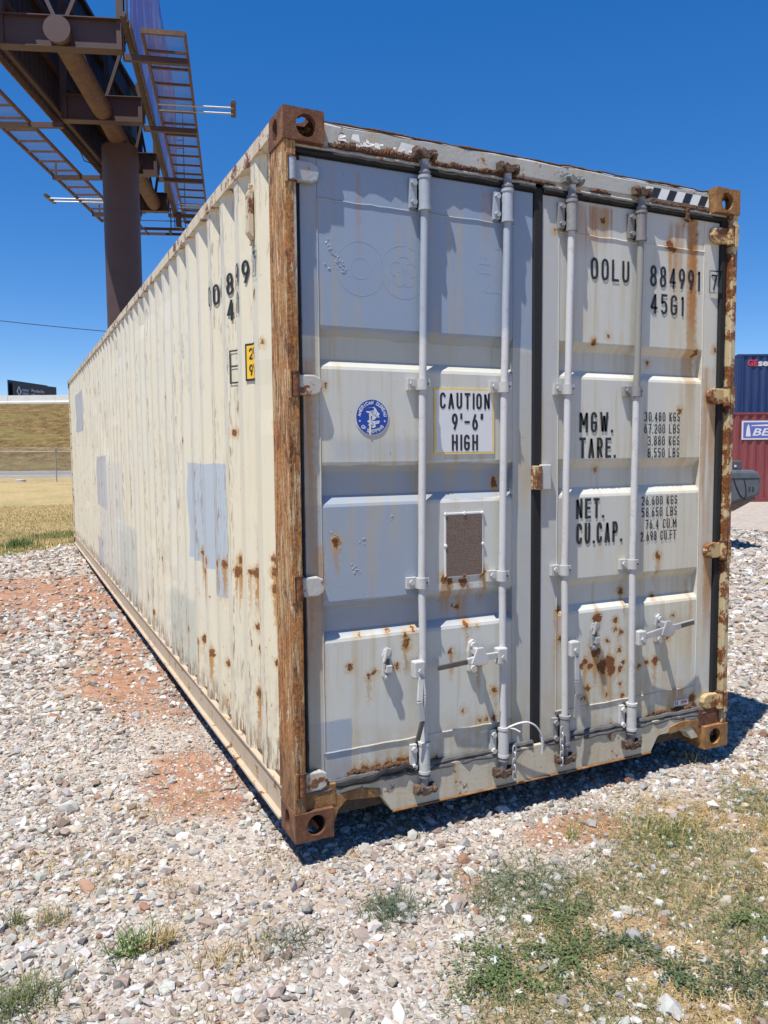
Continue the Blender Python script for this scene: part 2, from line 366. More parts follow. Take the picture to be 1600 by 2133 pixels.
def rustwood(name):
    m = NT(name, .8); o = m.oc(); X, Y, Z = m.sep(o)
    fine = m.noise(o, 75, 5, .72); big = m.noise(o, 3.2, 4, .6)
    sv = m.noise(m.com(m.M('MULTIPLY', X, 150.0), m.M('MULTIPLY', Y, 110.0), m.M('MULTIPLY', Z, 6.5)), 1.0, 4, .7)
    sw = m.noise(m.com(m.M('MULTIPLY', X, 60.0), m.M('MULTIPLY', Y, 46.0), m.M('MULTIPLY', Z, 3.0)), 1.0, 5, .7)
    col = m.ramp(m.M('ADD', m.M('MULTIPLY', fine, .6), m.M('MULTIPLY', sw, .4)), [(.30, (.075, .027, .011)), (.43, (.25, .088, .024)), (.54, (.43, .18, .042)), (.68, (.56, .30, .085))])
    pale = m.M('MULTIPLY', m.step(sv, .50, .56), m.step(m.M('ADD', big, m.M('MULTIPLY', sw, .5)), .61, .76))
    col = m.mix(m.M('MULTIPLY', pale, .85), col, m.mix(fine, (.50, .33, .13), (.64, .53, .34)))
    dk = m.M('MULTIPLY', m.step(sw, .43, .36), m.step(fine, .6, .4)); col = m.mix(m.M('MULTIPLY', dk, .8), col, (.05, .02, .011))
    bl = m.noise(m.com(m.M('MULTIPLY', X, 22.0), m.M('MULTIPLY', Y, 16.0), m.M('MULTIPLY', Z, 5.5)), 1.0, 6, .75, .8); bl2 = m.noise(m.com(m.M('MULTIPLY', X, 30.0), m.M('MULTIPLY', Y, 12.0), m.M('ADD', m.M('MULTIPLY', Z, 3.6), 7.3)), 1.0, 6, .75, .5)
    col = m.mix(m.M('MULTIPLY', m.step(bl, .53, .60), .75), col, m.ramp(fine, [(.35, (.04, .017, .010)), (.65, (.15, .052, .020))]))
    col = m.mix(m.M('MULTIPLY', m.step(bl2, .60, .635), .85), col, m.mix(fine, (.55, .46, .30), (.66, .60, .46)))
    low = m.M('MULTIPLY', m.step(Z, .6, .10), .55); col = m.mix(low, col, (.12, .05, .022))
    wht = m.M('MULTIPLY', m.M('MULTIPLY', m.step(X, .036, .048), m.step(m.M('ABSOLUTE', m.M('SUBTRACT', Z, 2.42)), .3, .12)), m.step(sw, .42, .5))
    col = m.mix(wht, col, (.50, .53, .52))
    m.color(col); m.bump(m.M('ADD', m.M('MULTIPLY', fine, .8), m.M('ADD', sv, m.M('MULTIPLY', pale, .6))), .8, .006)
    return m.mat
M_post = rustwood('rusted_post_paint')
def rusty(name, a, b, c, scale=22, bump=.6, rough=.85):
    m = NT(name, rough); o = m.oc(); n = m.noise(o, scale, 7, .7); n2 = m.noise(o, 4.0, 3); n3 = m.noise(o, 130, 4, .7)
    f = m.M('ADD', m.M('MULTIPLY', n, .75), m.M('MULTIPLY', n2, .28))
    m.color(m.ramp(f, [(.25, a), (.5, b), (.72, c)])); m.bump(m.M('ADD', n, m.M('MULTIPLY', n3, .5)), bump, .006)
    return m.mat
M_cast = rusty('rusted_casting', (.045, .02, .014), (.13, .052, .025), (.27, .125, .05))
M_cast2 = rusty('ochre_rusted_casting', (.10, .04, .018), (.24, .11, .035), (.44, .27, .11))
M_crust = rusty('flaking_rust', (.025, .012, .008), (.085, .038, .018), (.22, .095, .035), 60, .9)
def halfrust(name, base, amt, dirt=(.22, .1, .035)):
    m = NT(name, .55); o = m.oc(); n = m.noise(o, 11, 6, .68); n2 = m.noise(o, 60, 4, .6)
    X, Y, Z = m.sep(o); run = m.noise(m.com(m.M('MULTIPLY', X, 24.0), m.M('MULTIPLY', Y, 10.0), m.M('MULTIPLY', Z, 2.0)), 1.0, 5, .6)
    col = m.mix(m.M('MULTIPLY', m.step(run, .46, .72), .5), base, (.42, .27, .12))
    col = m.mix(m.step(m.M('ADD', n, m.M('MULTIPLY', n2, .25)), .78-amt, .84-amt), col, m.ramp(n2, RUST))
    m.color(col); m.bump(n2, .35, .004); return m.mat
M_sill = halfrust('sill_paint', (.52, .47, .36), .045)
M_rail = halfrust('rail_paint', (.60, .52, .37), .13)
M_brail = halfrust('bottom_rail_paint', (.45, .37, .27), .07)
M_header = halfrust('header_paint', (.37, .37, .34), .07)
M_hinge = halfrust('hinge_paint', (.50, .37, .18), .19); M_hingeR = halfrust('rusted_hinge_paint', (.36, .22, .10), .30); M_jamb = halfrust('jamb_paint', (.52, .42, .25), .19)
M_hingeB = halfrust('blue_hinge_paint', (.33, .38, .44), .06); M_hingeG = halfrust('grey_hinge_leaf', (.46, .45, .41), .12)
M_gask = plain('black_rubber', (.011, .011, .012), .8, var=.4, scale=9, bump=.3, bscale=40)
M_gask2 = plain('weathered_rubber', (.10, .095, .09), .7, var=.6, scale=25, bump=.5, bscale=60)
def rodmat(name, low, high, zc, dirt):
    m = NT(name, .5); o = m.oc(); X, Y, Z = m.sep(o); n = m.noise(o, 25, 5, .65); n2 = m.noise(o, 130, 3)
    col = m.mix(m.step(m.M('ADD', Z, m.M('MULTIPLY', n, .06)), zc, zc+.05), low, high)
    col = m.mix(m.M('MULTIPLY', m.step(n, .52, .7), dirt), col, (.27, .25, .23))
    col = m.mix(m.M('MULTIPLY', m.step(n2, .66, .7), .5), col, (.22, .15, .10))
    m.color(col); m.bump(n2, .2, .002); return m.mat
ROD_M = [rodmat('rod_paint_blue', (.52, .515, .51), (.33, .375, .43), 2.06, .30), rodmat('rod_paint_blue_top', (.52, .515, .515), (.35, .39, .445), 2.12, .3),
         rodmat('rod_paint_white', (.52, .505, .48), (.53, .53, .53), 1.4, .3), rodmat('rod_paint_bare', (.52, .515, .51), (.25, .245, .22), 1.84, .5)]
BRK_M = [plain('bracket_blue', (.33, .365, .41), .5, var=.25, bump=.2), plain('bracket_blue_pale', (.36, .395, .44), .5, var=.25, bump=.2),
         plain('bracket_grey', (.24, .235, .235), .55, var=.35, bump=.3), plain('bracket_bare', (.19, .18, .175), .6, var=.4, bump=.3)]
M_white = plain('bracket_white', (.46, .455, .44), .5, var=.22, bump=.15)
M_galv = plain('galvanised_steel', (.40, .40, .41), .45, .3, var=.3, bump=.2)
M_grip = plain('worn_dark_grip', (.10, .095, .09), .5, .3, var=.5)
M_cam = rusty('rusted_cam', (.02, .012, .009), (.085, .05, .032), (.24, .165, .115), 45, .9)
M_camB = rusty('bluish_cam', (.05, .05, .05), (.17, .18, .18), (.34, .37, .38), 45, .7)
M_black = plain('black_lettering', (.018, .020, .022), .5, var=.5, scale=40)
M_dkgreen = plain('dark_line_paint', (.025, .035, .032), .5)
M_under = rusty('underside_steel', (.03, .022, .018), (.07, .05, .035), (.14, .09, .05))
# ================================================================== stroke lettering
def arc(cx, cy, rx, ry, a0, a1, n=9):
    return [(cx+rx*math.cos(math.radians(a0+(a1-a0)*i/n)), cy+ry*math.sin(math.radians(a0+(a1-a0)*i/n))) for i in range(n+1)]
_O = arc(.5, .75, .5, .25, 0, 180)+arc(.5, .25, .5, .25, 180, 360)
_Pb = [(0, 1), (.5, 1)]+arc(.52, .74, .48, .26, 90, -90)+[(0, .48)]
GL = {
 'O': [(_O, 1)], '0': [(_O, 1)], 'Q': [(_O, 1)], 'L': [([(0, 1), (0, 0), (1, 0)], 0)], 'U': [([(0, 1)]+arc(.5, .25, .5, .25, 180, 360)+[(1, 1)], 0)],
 '8': [(arc(.5, .76, .44, .24, 90, 450, 18)[:-1], 1), (arc(.5, .26, .5, .26, 90, 450, 18)[:-1], 1)],
 '4': [([(.74, 0), (.74, 1), (0, .26), (1, .26)], 0)],
 '9': [(arc(.5, .70, .5, .30, 0, 360, 18)[:-1], 1), ([(1, .70), (.93, .48), (.42, 0)], 0)],
 '6': [(arc(.5, .30, .5, .30, 0, 360, 18)[:-1], 1), ([(0, .30), (.07, .52), (.58, 1)], 0)],
 '1': [([(.62, 0), (.62, 1), (.30, .86)], 0)], '7': [([(0, 1), (1, 1), (.36, 0)], 0)],
 '5': [([(.92, 1), (.12, 1), (.06, .56)]+arc(.48, .32, .52, .32, 125, -145), 0)],
 'G': [(arc(.5, .75, .5, .25, 15, 180)+arc(.5, .25, .5, .25, 180, 360)+[(1, .47), (.55, .47)], 0)],
 'C': [(arc(.5, .75, .5, .25, 10, 180)+arc(.5, .25, .5, .25, 180, 350), 0)],
 'M': [([(0, 0), (0, 1), (.5, .35), (1, 1), (1, 0)], 0)], 'W': [([(0, 1), (.24, 0), (.5, .85), (.76, 0), (1, 1)], 0)],
 'T': [([(0, 1), (1, 1)], 0), ([(.5, 1), (.5, 0)], 0)], 'A': [([(0, 0), (.5, 1), (1, 0)], 0), ([(.17, .30), (.83, .30)], 0)],
 'R': [([(0, 0)]+_Pb, 0), ([(.5, .48), (1, 0)], 0)], 'P': [([(0, 0)]+_Pb, 0)], 'B': [(_Pb+[(.5, .48)]+arc(.52, .24, .48, .24, 90, -90)+[(0, 0)], 1)],
 'E': [([(1, 1), (0, 1), (0, 0), (1, 0)], 0), ([(0, .52), (.85, .52)], 0)], 'F': [([(1, 1), (0, 1), (0, 0)], 0), ([(0, .52), (.85, .52)], 0)],
 'N': [([(0, 0), (0, 1), (1, 0), (1, 1)], 0)], 'H': [([(0, 0), (0, 1)], 0), ([(1, 0), (1, 1)], 0), ([(0, .52), (1, .52)], 0)],
 'I': [([(.5, 0), (.5, 1)], 0)], 'K': [([(0, 0), (0, 1)], 0), ([(1, 1), (0, .40)], 0), ([(.28, .57), (1, 0)], 0)],
 '3': [(arc(.45, .75, .48, .25, 155, -80)+arc(.45, .25, .53, .26, 80, -155), 0)], '2': [(arc(.5, .72, .5, .28, 170, -25)+[(0, 0), (1, 0)], 0)],
 'S': [(arc(.5, .75, .47, .25, 15, 265)+arc(.5, .25, .5, .25, 88, -165), 0)],
 'D': [([(0, 0), (0, 1), (.4, 1)]+arc(.5, .5, .5, .5, 80, -80)+[(.4, 0)], 1)],
 '.': [([(.5, -.088), (.5, .088)], 0)], ',': [([(.6, .08), (.35, -.1)], 0)], "'": [([(.6, 1), (.4, .76)], 0)], '"': [([(.35, 1), (.2, .76)], 0), ([(.85, 1), (.7, .76)], 0)],
 '-': [([(0, .48), (1, .48)], 0)], ' ': [],
}
WID = {'.': .28, ',': .28, "'": .35, '"': .55, 'I': .22, '1': .62, ' ': .62, 'M': 1.28, 'W': 1.3, '-': .9}
def strip(pts, closed, w):
    # sharp corners: cut the stroke in two and let the pieces overlap a little
    if not closed and len(pts) > 2:
        for i in range(1, len(pts)-1):
            a, b, c = (np.array(q, float) for q in pts[i-1:i+2]); d1 = (b-a)/max(np.hypot(*(b-a)), 1e-9); d2 = (c-b)/max(np.hypot(*(c-b)), 1e-9)
            if d1 @ d2 < -.35:
                e1 = b+d1*w*.12; e2 = b-d2*w*.12
                return strip(list(pts[:i])+[tuple(e1)], False, w)+strip([tuple(e2)]+list(pts[i+1:]), False, w)
    n = len(pts); L = []; R = []
    for i in range(n):
        a = np.array(pts[i-1] if (i > 0 or closed) else pts[i], float); b = np.array(pts[i], float); c = np.array(pts[(i+1) % n] if (i < n-1 or closed) else pts[i], float)
        d1 = b-a; d2 = c-b
        if np.hypot(*d1) < 1e-9: d1 = d2
        if np.hypot(*d2) < 1e-9: d2 = d1
        d1 = d1/max(np.hypot(*d1), 1e-9); d2 = d2/max(np.hypot(*d2), 1e-9)
        n1 = np.array([-d1[1], d1[0]]); n2 = np.array([-d2[1], d2[0]]); m = n1+n2; k = m @ m
        m = n1 if k < .05 else m*min(2/k, 1.15 if k < 1.4 else 2/k)
        L.append(b+m*w/2); R.append(b-m*w/2)
    q = []
    for i in range(n if closed else n-1):
        j = (i+1) % n; q.append([L[i], L[j], R[j], R[i]])
    return q
def letters(txt, x0, x1, z0, z1, wt=.15, gap=.42):
    """convex quads (u, v) filling the box; wt is the stroke weight relative to the height; returns a list of strokes"""
    units = sum(WID.get(c, 1.0) for c in txt)+gap*(len(txt)-1)
    u = (x1-x0)/units; h = z1-z0; w = wt*h; out = []; x = x0
    for c in txt:
        cw = WID.get(c, 1.0)*u
        for pts, cl in GL[c]:
            P = [(x+w/2+p*(max(cw-w, cw*.1)), z0+w/2+q*(h-w)) for p, q in pts]
            if not cl and c not in '.,':
                for a_, b_ in ((0, 1), (-1, -2)):
                    v = np.array(P[a_])-np.array(P[b_]); v = v/max(np.hypot(*v), 1e-9); P[a_] = tuple(np.array(P[a_])+v*w*(.5 if abs(v[0]) < .2 or abs(v[1]) < .2 else .25))
            out.append(strip(P, cl, w))
        x += cw+gap*u
    return out
def put_letters(name, strokes, fn, mat, parent, eps=0.0002):
    """fn(u, v, lift) -> xyz"""
    mb = MB()
    for i, st in enumerate(strokes):
        for q in st: mb.add([fn(p[0], p[1], eps*(i % 3)) for p in q], [(0, 1, 2, 3)])
    return mb.build(name, mat, parent, recalc=False)
def font_text(body, size=1.0, offset=0.0, shear=0.0):
    """outline text from the built-in font -> (verts, faces) in xy"""
    cu = bpy.data.curves.new('t', 'FONT'); cu.body = body; cu.size = size; cu.offset = offset; cu.shear = shear; cu.fill_mode = 'FRONT'; cu.resolution_u = 3
    ob = bpy.data.objects.new('t', cu); COL.objects.link(ob)
    dg = bpy.context.evaluated_depsgraph_get(); me = ob.evaluated_get(dg).to_mesh()
    v = [tuple(q.co) for q in me.vertices]; f = [tuple(p.vertices) for p in me.polygons]
    ob.evaluated_get(dg).to_mesh_clear(); bpy.data.objects.remove(ob); bpy.data.curves.remove(cu)
    return v, f
def fit_text(body, fn, u0, u1, v0, v1, name, mat, parent, offset=0.0, shear=0.0):
    v, f = font_text(body, 1.0, offset, shear)
    xs = [q[0] for q in v]; ys = [q[1] for q in v]; a, b, c, d = min(xs), max(xs), min(ys), max(ys)
    return MB().add([fn(u0+(q[0]-a)/(b-a)*(u1-u0), v0+(q[1]-c)/(d-c)*(v1-v0)) for q in v], f).build(name, mat, parent, recalc=False)
# ================================================================== the big cream container
CW, CL, CH = 2.438, 12.192, 2.896
box40 = thing('shipping_container', 'long rusty cream shipping container with closed double doors, standing on white gravel', 'container')

def make_casting(lx=.168, ly=.185, lz=.122, wall=.026):
    """hollow corner casting with oval holes in its three outer faces (x=0, y=0, z=top); local origin at the outer corner, top"""
    def tmp(mb):
        return link_mesh('tmp', mb.mesh('tmp'))
    body = tmp(MB().box(0, lx, 0, ly, -lz, 0))
    cuts = [MB().box(wall, lx-.012, wall, ly-.012, -lz+.012, -wall)]
    def oval(cx, cy, w, h, n=10):
        r = min(w, h)/2; out = []
        for i in range(2*n):
            t = 2*PI*i/(2*n); c, s_ = math.cos(t), math.sin(t)
            out.append((cx+(w/2-r)*(1 if c >= 0 else -1)+r*c, cy+(h/2-r)*(1 if s_ >= 0 else -1)+r*s_))
        return out
    cuts.append(MB().prism(oval(lx*.55, -lz*.52, .080, .086), -.02, wall+.01, 'xz'))      # front hole
    cuts.append(MB().prism(oval(ly*.55, -lz*.52, .058, .088), -.02, wall+.01, 'yz'))      # side hole
    cuts.append(MB().prism(oval(lx*.55, ly*.5, .064, .118), -wall-.01, .02, 'xy'))        # top hole
    for c in cuts:
        o = tmp(c); md = body.modifiers.new('b', 'BOOLEAN'); md.operation = 'DIFFERENCE'; md.solver = 'EXACT'; md.object = o
        dg = bpy.context.evaluated_depsgraph_get(); me = bpy.data.meshes.new_from_object(body.evaluated_get(dg))
        body.modifiers.clear(); body.data = me; bpy.data.objects.remove(o)
    me = body.data; me.name = 'corner_casting'; bpy.data.objects.remove(body)
    bm = bmesh.new(); bm.from_mesh(me)
    # knock the edges round and uneven
    ed = [e for e in bm.edges if len(e.link_faces) == 2 and e.calc_face_angle(0) > .9]
    bmesh.ops.bevel(bm, geom=ed, offset=.007, segments=2, affect='EDGES', clamp_overlap=True)
    bm.to_mesh(me); bm.free()
    return me
CAST = make_casting()
CAST.materials.append(M_cast)
CAST2 = CAST.copy(); CAST2.materials.clear(); CAST2.materials.append(M_cast2)
def add_castings(parent, w, l, h, front=(M_cast, M_cast2)):
    for sx in (0, 1):
        for sy in (0, 1):
            for sz in (0, 1):
                o = link_mesh('corner_casting', CAST2 if sx else CAST, parent)
                o.location = (w if sx else 0, l if sy else 0, h if sz else 0)
                o.scale = (-1 if sx else 1, -1 if sy else 1, 1 if sz else -1)
add_castings(box40, CW, CL, CH)

# --- posts
mb = MB().prism([(0.004, .006), (.052, .006), (.052, .06), (.03, .075), (.03, .21), (.004, .21)], .12, CH-.12, 'xy')
postL = mb.build('corner_post', M_post, box40, bevel=.005)
mb = MB().prism([(CW-.005, .006), (CW-.040, .006), (CW-.040, .05), (CW-.055, .07), (CW-.055, .20), (CW-.005, .20)], .12, CH-.12, 'xy')
mb.build('corner_post', M_jamb, box40, bevel=.004)
for x0, x1 in ((.004, .12), (CW-.12, CW-.004)):
    MB().box(x0, x1, CL-.18, CL-.006, .12, CH-.12).build('corner_post', M_rail, box40, bevel=.006)

# --- corrugated side walls, end wall, roof
PITCH_C, FLAT, SLOPE, DEEP = .2785, .071, .068, .036
N0 = .435                                              # centre of the first outer rib
def prof(y):
    t = (y-N0) % PITCH_C
    if t > PITCH_C/2: t = PITCH_C-t
    if t <= FLAT/2: return 0.0
    if t <= FLAT/2+SLOPE: return (t-FLAT/2)/SLOPE*DEEP
    return DEEP
def breaks(y0, y1):
    bs = {round(y0, 5), round(y1, 5)}
    k = -3
    while N0+k*PITCH_C-.2 < y1:
        for o in (-FLAT/2, FLAT/2, FLAT/2+SLOPE, PITCH_C-FLAT/2-SLOPE):
            q = N0+k*PITCH_C+o
            if y0 < q < y1: bs.add(round(q, 5))
        k += 1
    return sorted(bs)
def corrugated(name, y0, y1, z0, z1, xf, mat, parent, nz=26, dent=.004, seed=3):
    ys = []; bs = breaks(y0, y1)
    for a, b in zip(bs[:-1], bs[1:]): ys += [a, a+(b-a)*.12, a+(b-a)*.5, a+(b-a)*.88]
    ys.append(bs[-1]); ys = np.array(ys); zs = np.linspace(z0, z1, nz)
    Yg, Zg = np.meshgrid(ys, zs); pr = np.array([prof(q) for q in ys])
    D = np.tile(pr, (nz, 1))
    dn = fbm(Yg*2.3, Zg*1.5, seed, 3)*dent*1.2 + np.maximum(0, fbm(Yg*1.1+5, Zg*2.2, seed+9, 3)-.60)*dent*14
    dn *= sstep(z0, z0+.25, Zg)*sstep(z1, z1-.25, Zg)
    X = xf(D+dn)
    nx = len(ys); idx = np.arange(nx*nz).reshape(nz, nx)
    q = np.stack([idx[:-1, :-1], idx[:-1, 1:], idx[1:, 1:], idx[1:, :-1]], -1).reshape(-1, 4)
    rid = (np.tile(pr, (nz, 1)) < .004).astype(float)
    bset = np.array(bs); de = np.abs(ys[:, None]-bset[None]).min(1); edge = np.tile((de < .011).astype(float), (nz, 1))
    me = np_mesh(name, np.stack([X, Yg, Zg], -1).reshape(-1, 3), quads=q, mat=mat, attrs={'ridge': rid.ravel(), 'edge': edge.ravel()})
    return link_mesh(name, me, parent)
corrugated('side_wall', .195, CL-.17, .165, CH-.055, lambda d: .006+d, M_side, box40)
corrugated('side_wall', .195, CL-.17, .165, CH-.055, lambda d: CW-.006-d, M_side, box40, nz=6)
# back wall and roof
me = MB()
n = 9
for i in range(n):
    x0 = .12+(CW-.24)*i/n; wdt = (CW-.24)/n
    me.add([(x0, CL-.01, .16), (x0+wdt*.3, CL-.01, .16), (x0+wdt*.5, CL-.05, .16), (x0+wdt*.8, CL-.05, .16), (x0+wdt, CL-.01, .16),
            (x0, CL-.01, CH-.07), (x0+wdt*.3, CL-.01, CH-.07), (x0+wdt*.5, CL-.05, CH-.07), (x0+wdt*.8, CL-.05, CH-.07), (x0+wdt, CL-.01, CH-.07)],
           [(k, k+1, k+6, k+5) for k in range(4)])
me.build('end_wall', M_side, box40, recalc=False)
MB().box(.11, CW-.11, CL-.09, CL-.02, .02, .16).build('end_rail', M_brail, box40)
MB().box(.11, CW-.11, CL-.09, CL-.02, CH-.07, CH-.01).build('end_rail', M_rail, box40)
mb = MB(); ny = 56
for i in range(ny):
    y0 = .10+(CL-.2)*i/ny; w = (CL-.2)/ny
    mb.add([(.06, y0, CH-.028), (CW-.06, y0, CH-.028), (CW-.06, y0+w*.4, CH-.028), (.06, y0+w*.4, CH-.028), (.06, y0+w*.55, CH-.012), (CW-.06, y0+w*.55, CH-.012), (CW-.06, y0+w, CH-.028), (.06, y0+w, CH-.028)],
           [(0, 1, 2, 3), (3, 2, 5, 4), (4, 5, 6, 7)])
mb.build('roof', M_rail, box40, recalc=False)
# rails; the upper left one has a slightly battered edge
def rail(x0, x1, z0, z1, mat, nm, seed, flange=0):
    ys = np.linspace(.175, CL-.17, 70); mb = MB(); vs = []
    for i, y in enumerate(ys):
        j = (vnoise(y*2.1, 3.3, seed)-.5)*.006; k = (vnoise(y*3.7, 8.3, seed)-.5)*.007
        vs += [(x0+j, y, z0+k), (x1+j, y, z0), (x1+j, y, z1+k), (x0+j, y, z1+k)]
    fs = []
    for i in range(len(ys)-1):
        a = 4*i; fs += [(a+q, a+(q+1) % 4, a+4+(q+1) % 4, a+4+q) for q in range(4)]
    fs += [(0, 1, 2, 3), (len(vs)-4, len(vs)-3, len(vs)-2, len(vs)-1)]
    return mb.add(vs, fs).build(nm, mat, box40, recalc=True)
rail(-.002, .062, CH-.062, CH-.004, M_rail, 'top_rail', 5)
rail(CW-.062, CW+.002, CH-.062, CH-.004, M_rail, 'top_rail', 6)
brs = [rail(.012, .020, .045, .163, M_brail, 'bottom_rail', 7), rail(CW-.020, CW-.012, .045, .163, M_brail, 'bottom_rail', 8)]
for b, s, x in ((brs[0], 1, 0), (brs[1], -1, CW)):
    MB().box(min(x+s*.002, x+s*.06), max(x+s*.002, x+s*.06), .18, CL-.17, .163, .172).build('top_flange', M_brail, b)
    MB().box(min(x-s*.012, x+s*.06), max(x-s*.012, x+s*.06), .18, CL-.17, .030, .045).build('bottom_flange', M_brail, b, bevel=.003)
for i in range(36):
    y = .45+i*.325
    MB().box(.022, CW-.022, y, y+.05, .02, .155).build('cross_member', M_under, box40)
MB().box(.03, CW-.03, .11, CL-.09, .156, .182).build('floor_board', M_under, box40)

# --- ventilator box under the top rail
mb = MB().prism([(.004, 2.50), (-.020, 2.53), (-.020, 2.70), (.004, 2.715)], .425, .475, 'xz')
ve = mb.build('ventilator', M_rail, box40, bevel=.003)
mb = MB()
for z in (2.728, 2.488): mb.tube([(.006, .45, z), (-.008, .45, z)], .011, 8)
mb.build('bolt', M_rail, ve)

# --- lettering painted over the side wall corrugations
BS = breaks(.2, 2.2)
def clip(poly, a, keep_less):
    out = []
    for i in range(len(poly)):
        p, q = poly[i], poly[(i+1) % len(poly)]
        ip = (p[0] <= a) if keep_less else (p[0] >= a); iq = (q[0] <= a) if keep_less else (q[0] >= a)
        if ip: out.append(p)
        if ip != iq:
            t = (a-p[0])/(q[0]-p[0]); out.append((a, p[1]+t*(q[1]-p[1])))
    return out
def on_side(polys, name, mat, lift=.0035):
    mb = MB()
    for k, P in enumerate(polys):
        P = [tuple(map(float, q)) for q in P]; lo = min(q[0] for q in P); hi = max(q[0] for q in P)
        cuts = [b for b in BS if lo < b < hi]; segs = [lo-1]+cuts+[hi+1]
        for a, b in zip(segs[:-1], segs[1:]):
            R = clip(clip(P, a, False), b, True)
            if len(R) >= 3:
                nr = -lift-(k % 4)*.0001
                mb.add([(.006+prof(u)+nr, u-(.0016 if 0 < prof(u) < DEEP else 0), v) for u, v in R], [tuple(range(len(R)))])
    return mb.build(name, mat, box40, recalc=False)
def side_char(c, slot, z0, z1, w=.046):
    yc = 1.2705-.07*slot; hw = w/2*(.62 if c == '1' else 1.0)
    return [[(-p[0], p[1]) for p in q] for st in letters(c, -yc-hw, -yc+hw, z0, z1, .13) for q in st]
polys = []
for c, k in zip('OOLU884991', (0, 1, 2, 3, 5, 6, 7, 8, 9, 10)): polys += side_char(c, k, 2.355, 2.462)
polys += side_char('7', 12, 2.362, 2.452, .036)
for c, k in zip('45G1', (5, 6, 7, 8)): polys += side_char(c, k, 2.232, 2.338)
on_side(polys, 'number_lettering', M_black)
fr = [([(-.456, 2.348), (-.406, 2.348), (-.406, 2.470), (-.456, 2.470)], 1)]
on_side([[(-p[0], p[1]) for p in q] for pts, cl in fr for q in strip(pts, cl, .003)], 'number_frame', M_black)
fr = [([(.930, 1.93), (.80, 1.93), (.80, 2.085), (.930, 2.085)], 1), ([(.930, 2.01), (.80, 2.01)], 0)]
on_side([q for pts, cl in fr for q in strip(pts, cl, .008)], 'marking_frame', M_dkgreen)
M_yel = plain('yellow_label', (.78, .47, .02), .4, var=.08)
on_side([[(.652, 1.915), (.49, 1.915), (.49, 2.085), (.652, 2.085)]], 'label_border', M_black)
on_side([[(.642, 1.925), (.50, 1.925), (.50, 2.075), (.642, 2.075)]], 'height_label', M_yel, .0045)
sg = [[(-p[0], p[1]) for p in q] for st in letters('29', -.628, -.56, 2.012, 2.064, .14)+letters("9'6", -.628, -.55, 1.938, 1.99, .14) for q in st]
on_side(sg, 'label_text', M_black, .0055)

# ================================================================== doors
YP = .052                                            # outer pads of the door leaves
RC = [(2.005, .075, .045), (1.452, .080, .045), (.885, .075, .045)]     # recess centre, half height at the face, half height at the bottom
def zprofile(z0, z1):
    pr = [(z1, YP)]
    for c, a, b in RC: pr += [(c+a+.012, YP), (c+a, YP+.004), (c+b, YP+.034), (c-b, YP+.034), (c-a, YP+.004), (c-a-.012, YP)]
    return pr+[(z0, YP)]
def leaf(name, x0, x1, p0, p1, mat, label):
    d = MB()
    zb, zt = .215, 2.738
    # corrugated centre sheet with end cheeks
    pr = zprofile(.335, 2.583); n = len(pr); vs = []
    ns = 2; rr = random.Random(int(x0*100))
    for i in range(ns+1):
        x = p0+(p1-p0)*i/ns
        for z, y in pr:
            vs.append((x, y+0.0, z))
    fs = [(i*n+k, (i+1)*n+k, (i+1)*n+k+1, i*n+k+1) for i in range(ns) for k in range(n-1)]
    d.add(vs, fs)
    root = d.build(name, mat, box40, recalc=True)
    m = root.modifiers.new('thick', 'SOLIDIFY'); m.thickness = .003; m.offset = 0
    tag(root, label)
    fr = MB()
    fr.box(x0, p0, YP-.0015, YP+.05, zb, zt).box(p1, x1, YP-.0015, YP+.05, zb, zt)
    fr.box(p0, p1, YP, YP+.05, 2.583, zt).box(p0, p1, YP, YP+.05, zb, .335)
    fr.build('door_frame', mat, root, bevel=.004)
    w = MB()
    for z in (2.583, .335):
        pts = [(p0+(p1-p0)*i/24, YP-.001, z+rr.uniform(-.002, .002)) for i in range(25)]; w.tube(pts, .0042, 6)
    for x in (p0, p1):
        pts = [(x+rr.uniform(-.001, .001), YP-.001, .335+(2.583-.335)*i/30) for i in range(31)]; w.tube(pts, .0035, 6)
    w.build('weld_seam', mat, root, smooth=True)
    return root
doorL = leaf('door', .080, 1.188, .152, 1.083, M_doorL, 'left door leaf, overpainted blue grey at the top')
doorR = leaf('door', 1.240, 2.352, 1.334, 2.246, M_doorR, 'right door leaf with black registration lettering')

# rubber seals
def seal(parent, pts, w, mat=M_gask, jit=.003, seed=1, nm='rubber_seal'):
    rr = random.Random(seed); P = []
    for (a, b) in zip(pts[:-1], pts[1:]):
        k = max(2, int((Vector(b)-Vector(a)).length/.03))
        P += [tuple(Vector(a).lerp(Vector(b), i/k)+Vector((rr.uniform(-jit, jit), rr.uniform(-jit, jit), rr.uniform(-jit, jit)))) for i in range(k)]
    P.append(pts[-1])
    return MB().tube(P, w, 7).build(nm, mat, parent, smooth=True)
MB().box(.050, .0795, .056, .10, .20, 2.76).build('door_gasket', M_gask, doorL)
MB().box(1.1895, 1.2385, .044, .09, .205, 2.765).build('door_gasket', M_gask, doorL, bevel=.006)
MB().box(2.351, 2.388, .034, .09, .20, 2.76).build('door_gasket', M_gask, doorR, bevel=.006)
MB().box(2.3885, 2.3975, .05, .12, .20, 2.78).build('door_jamb', M_hinge, box40)
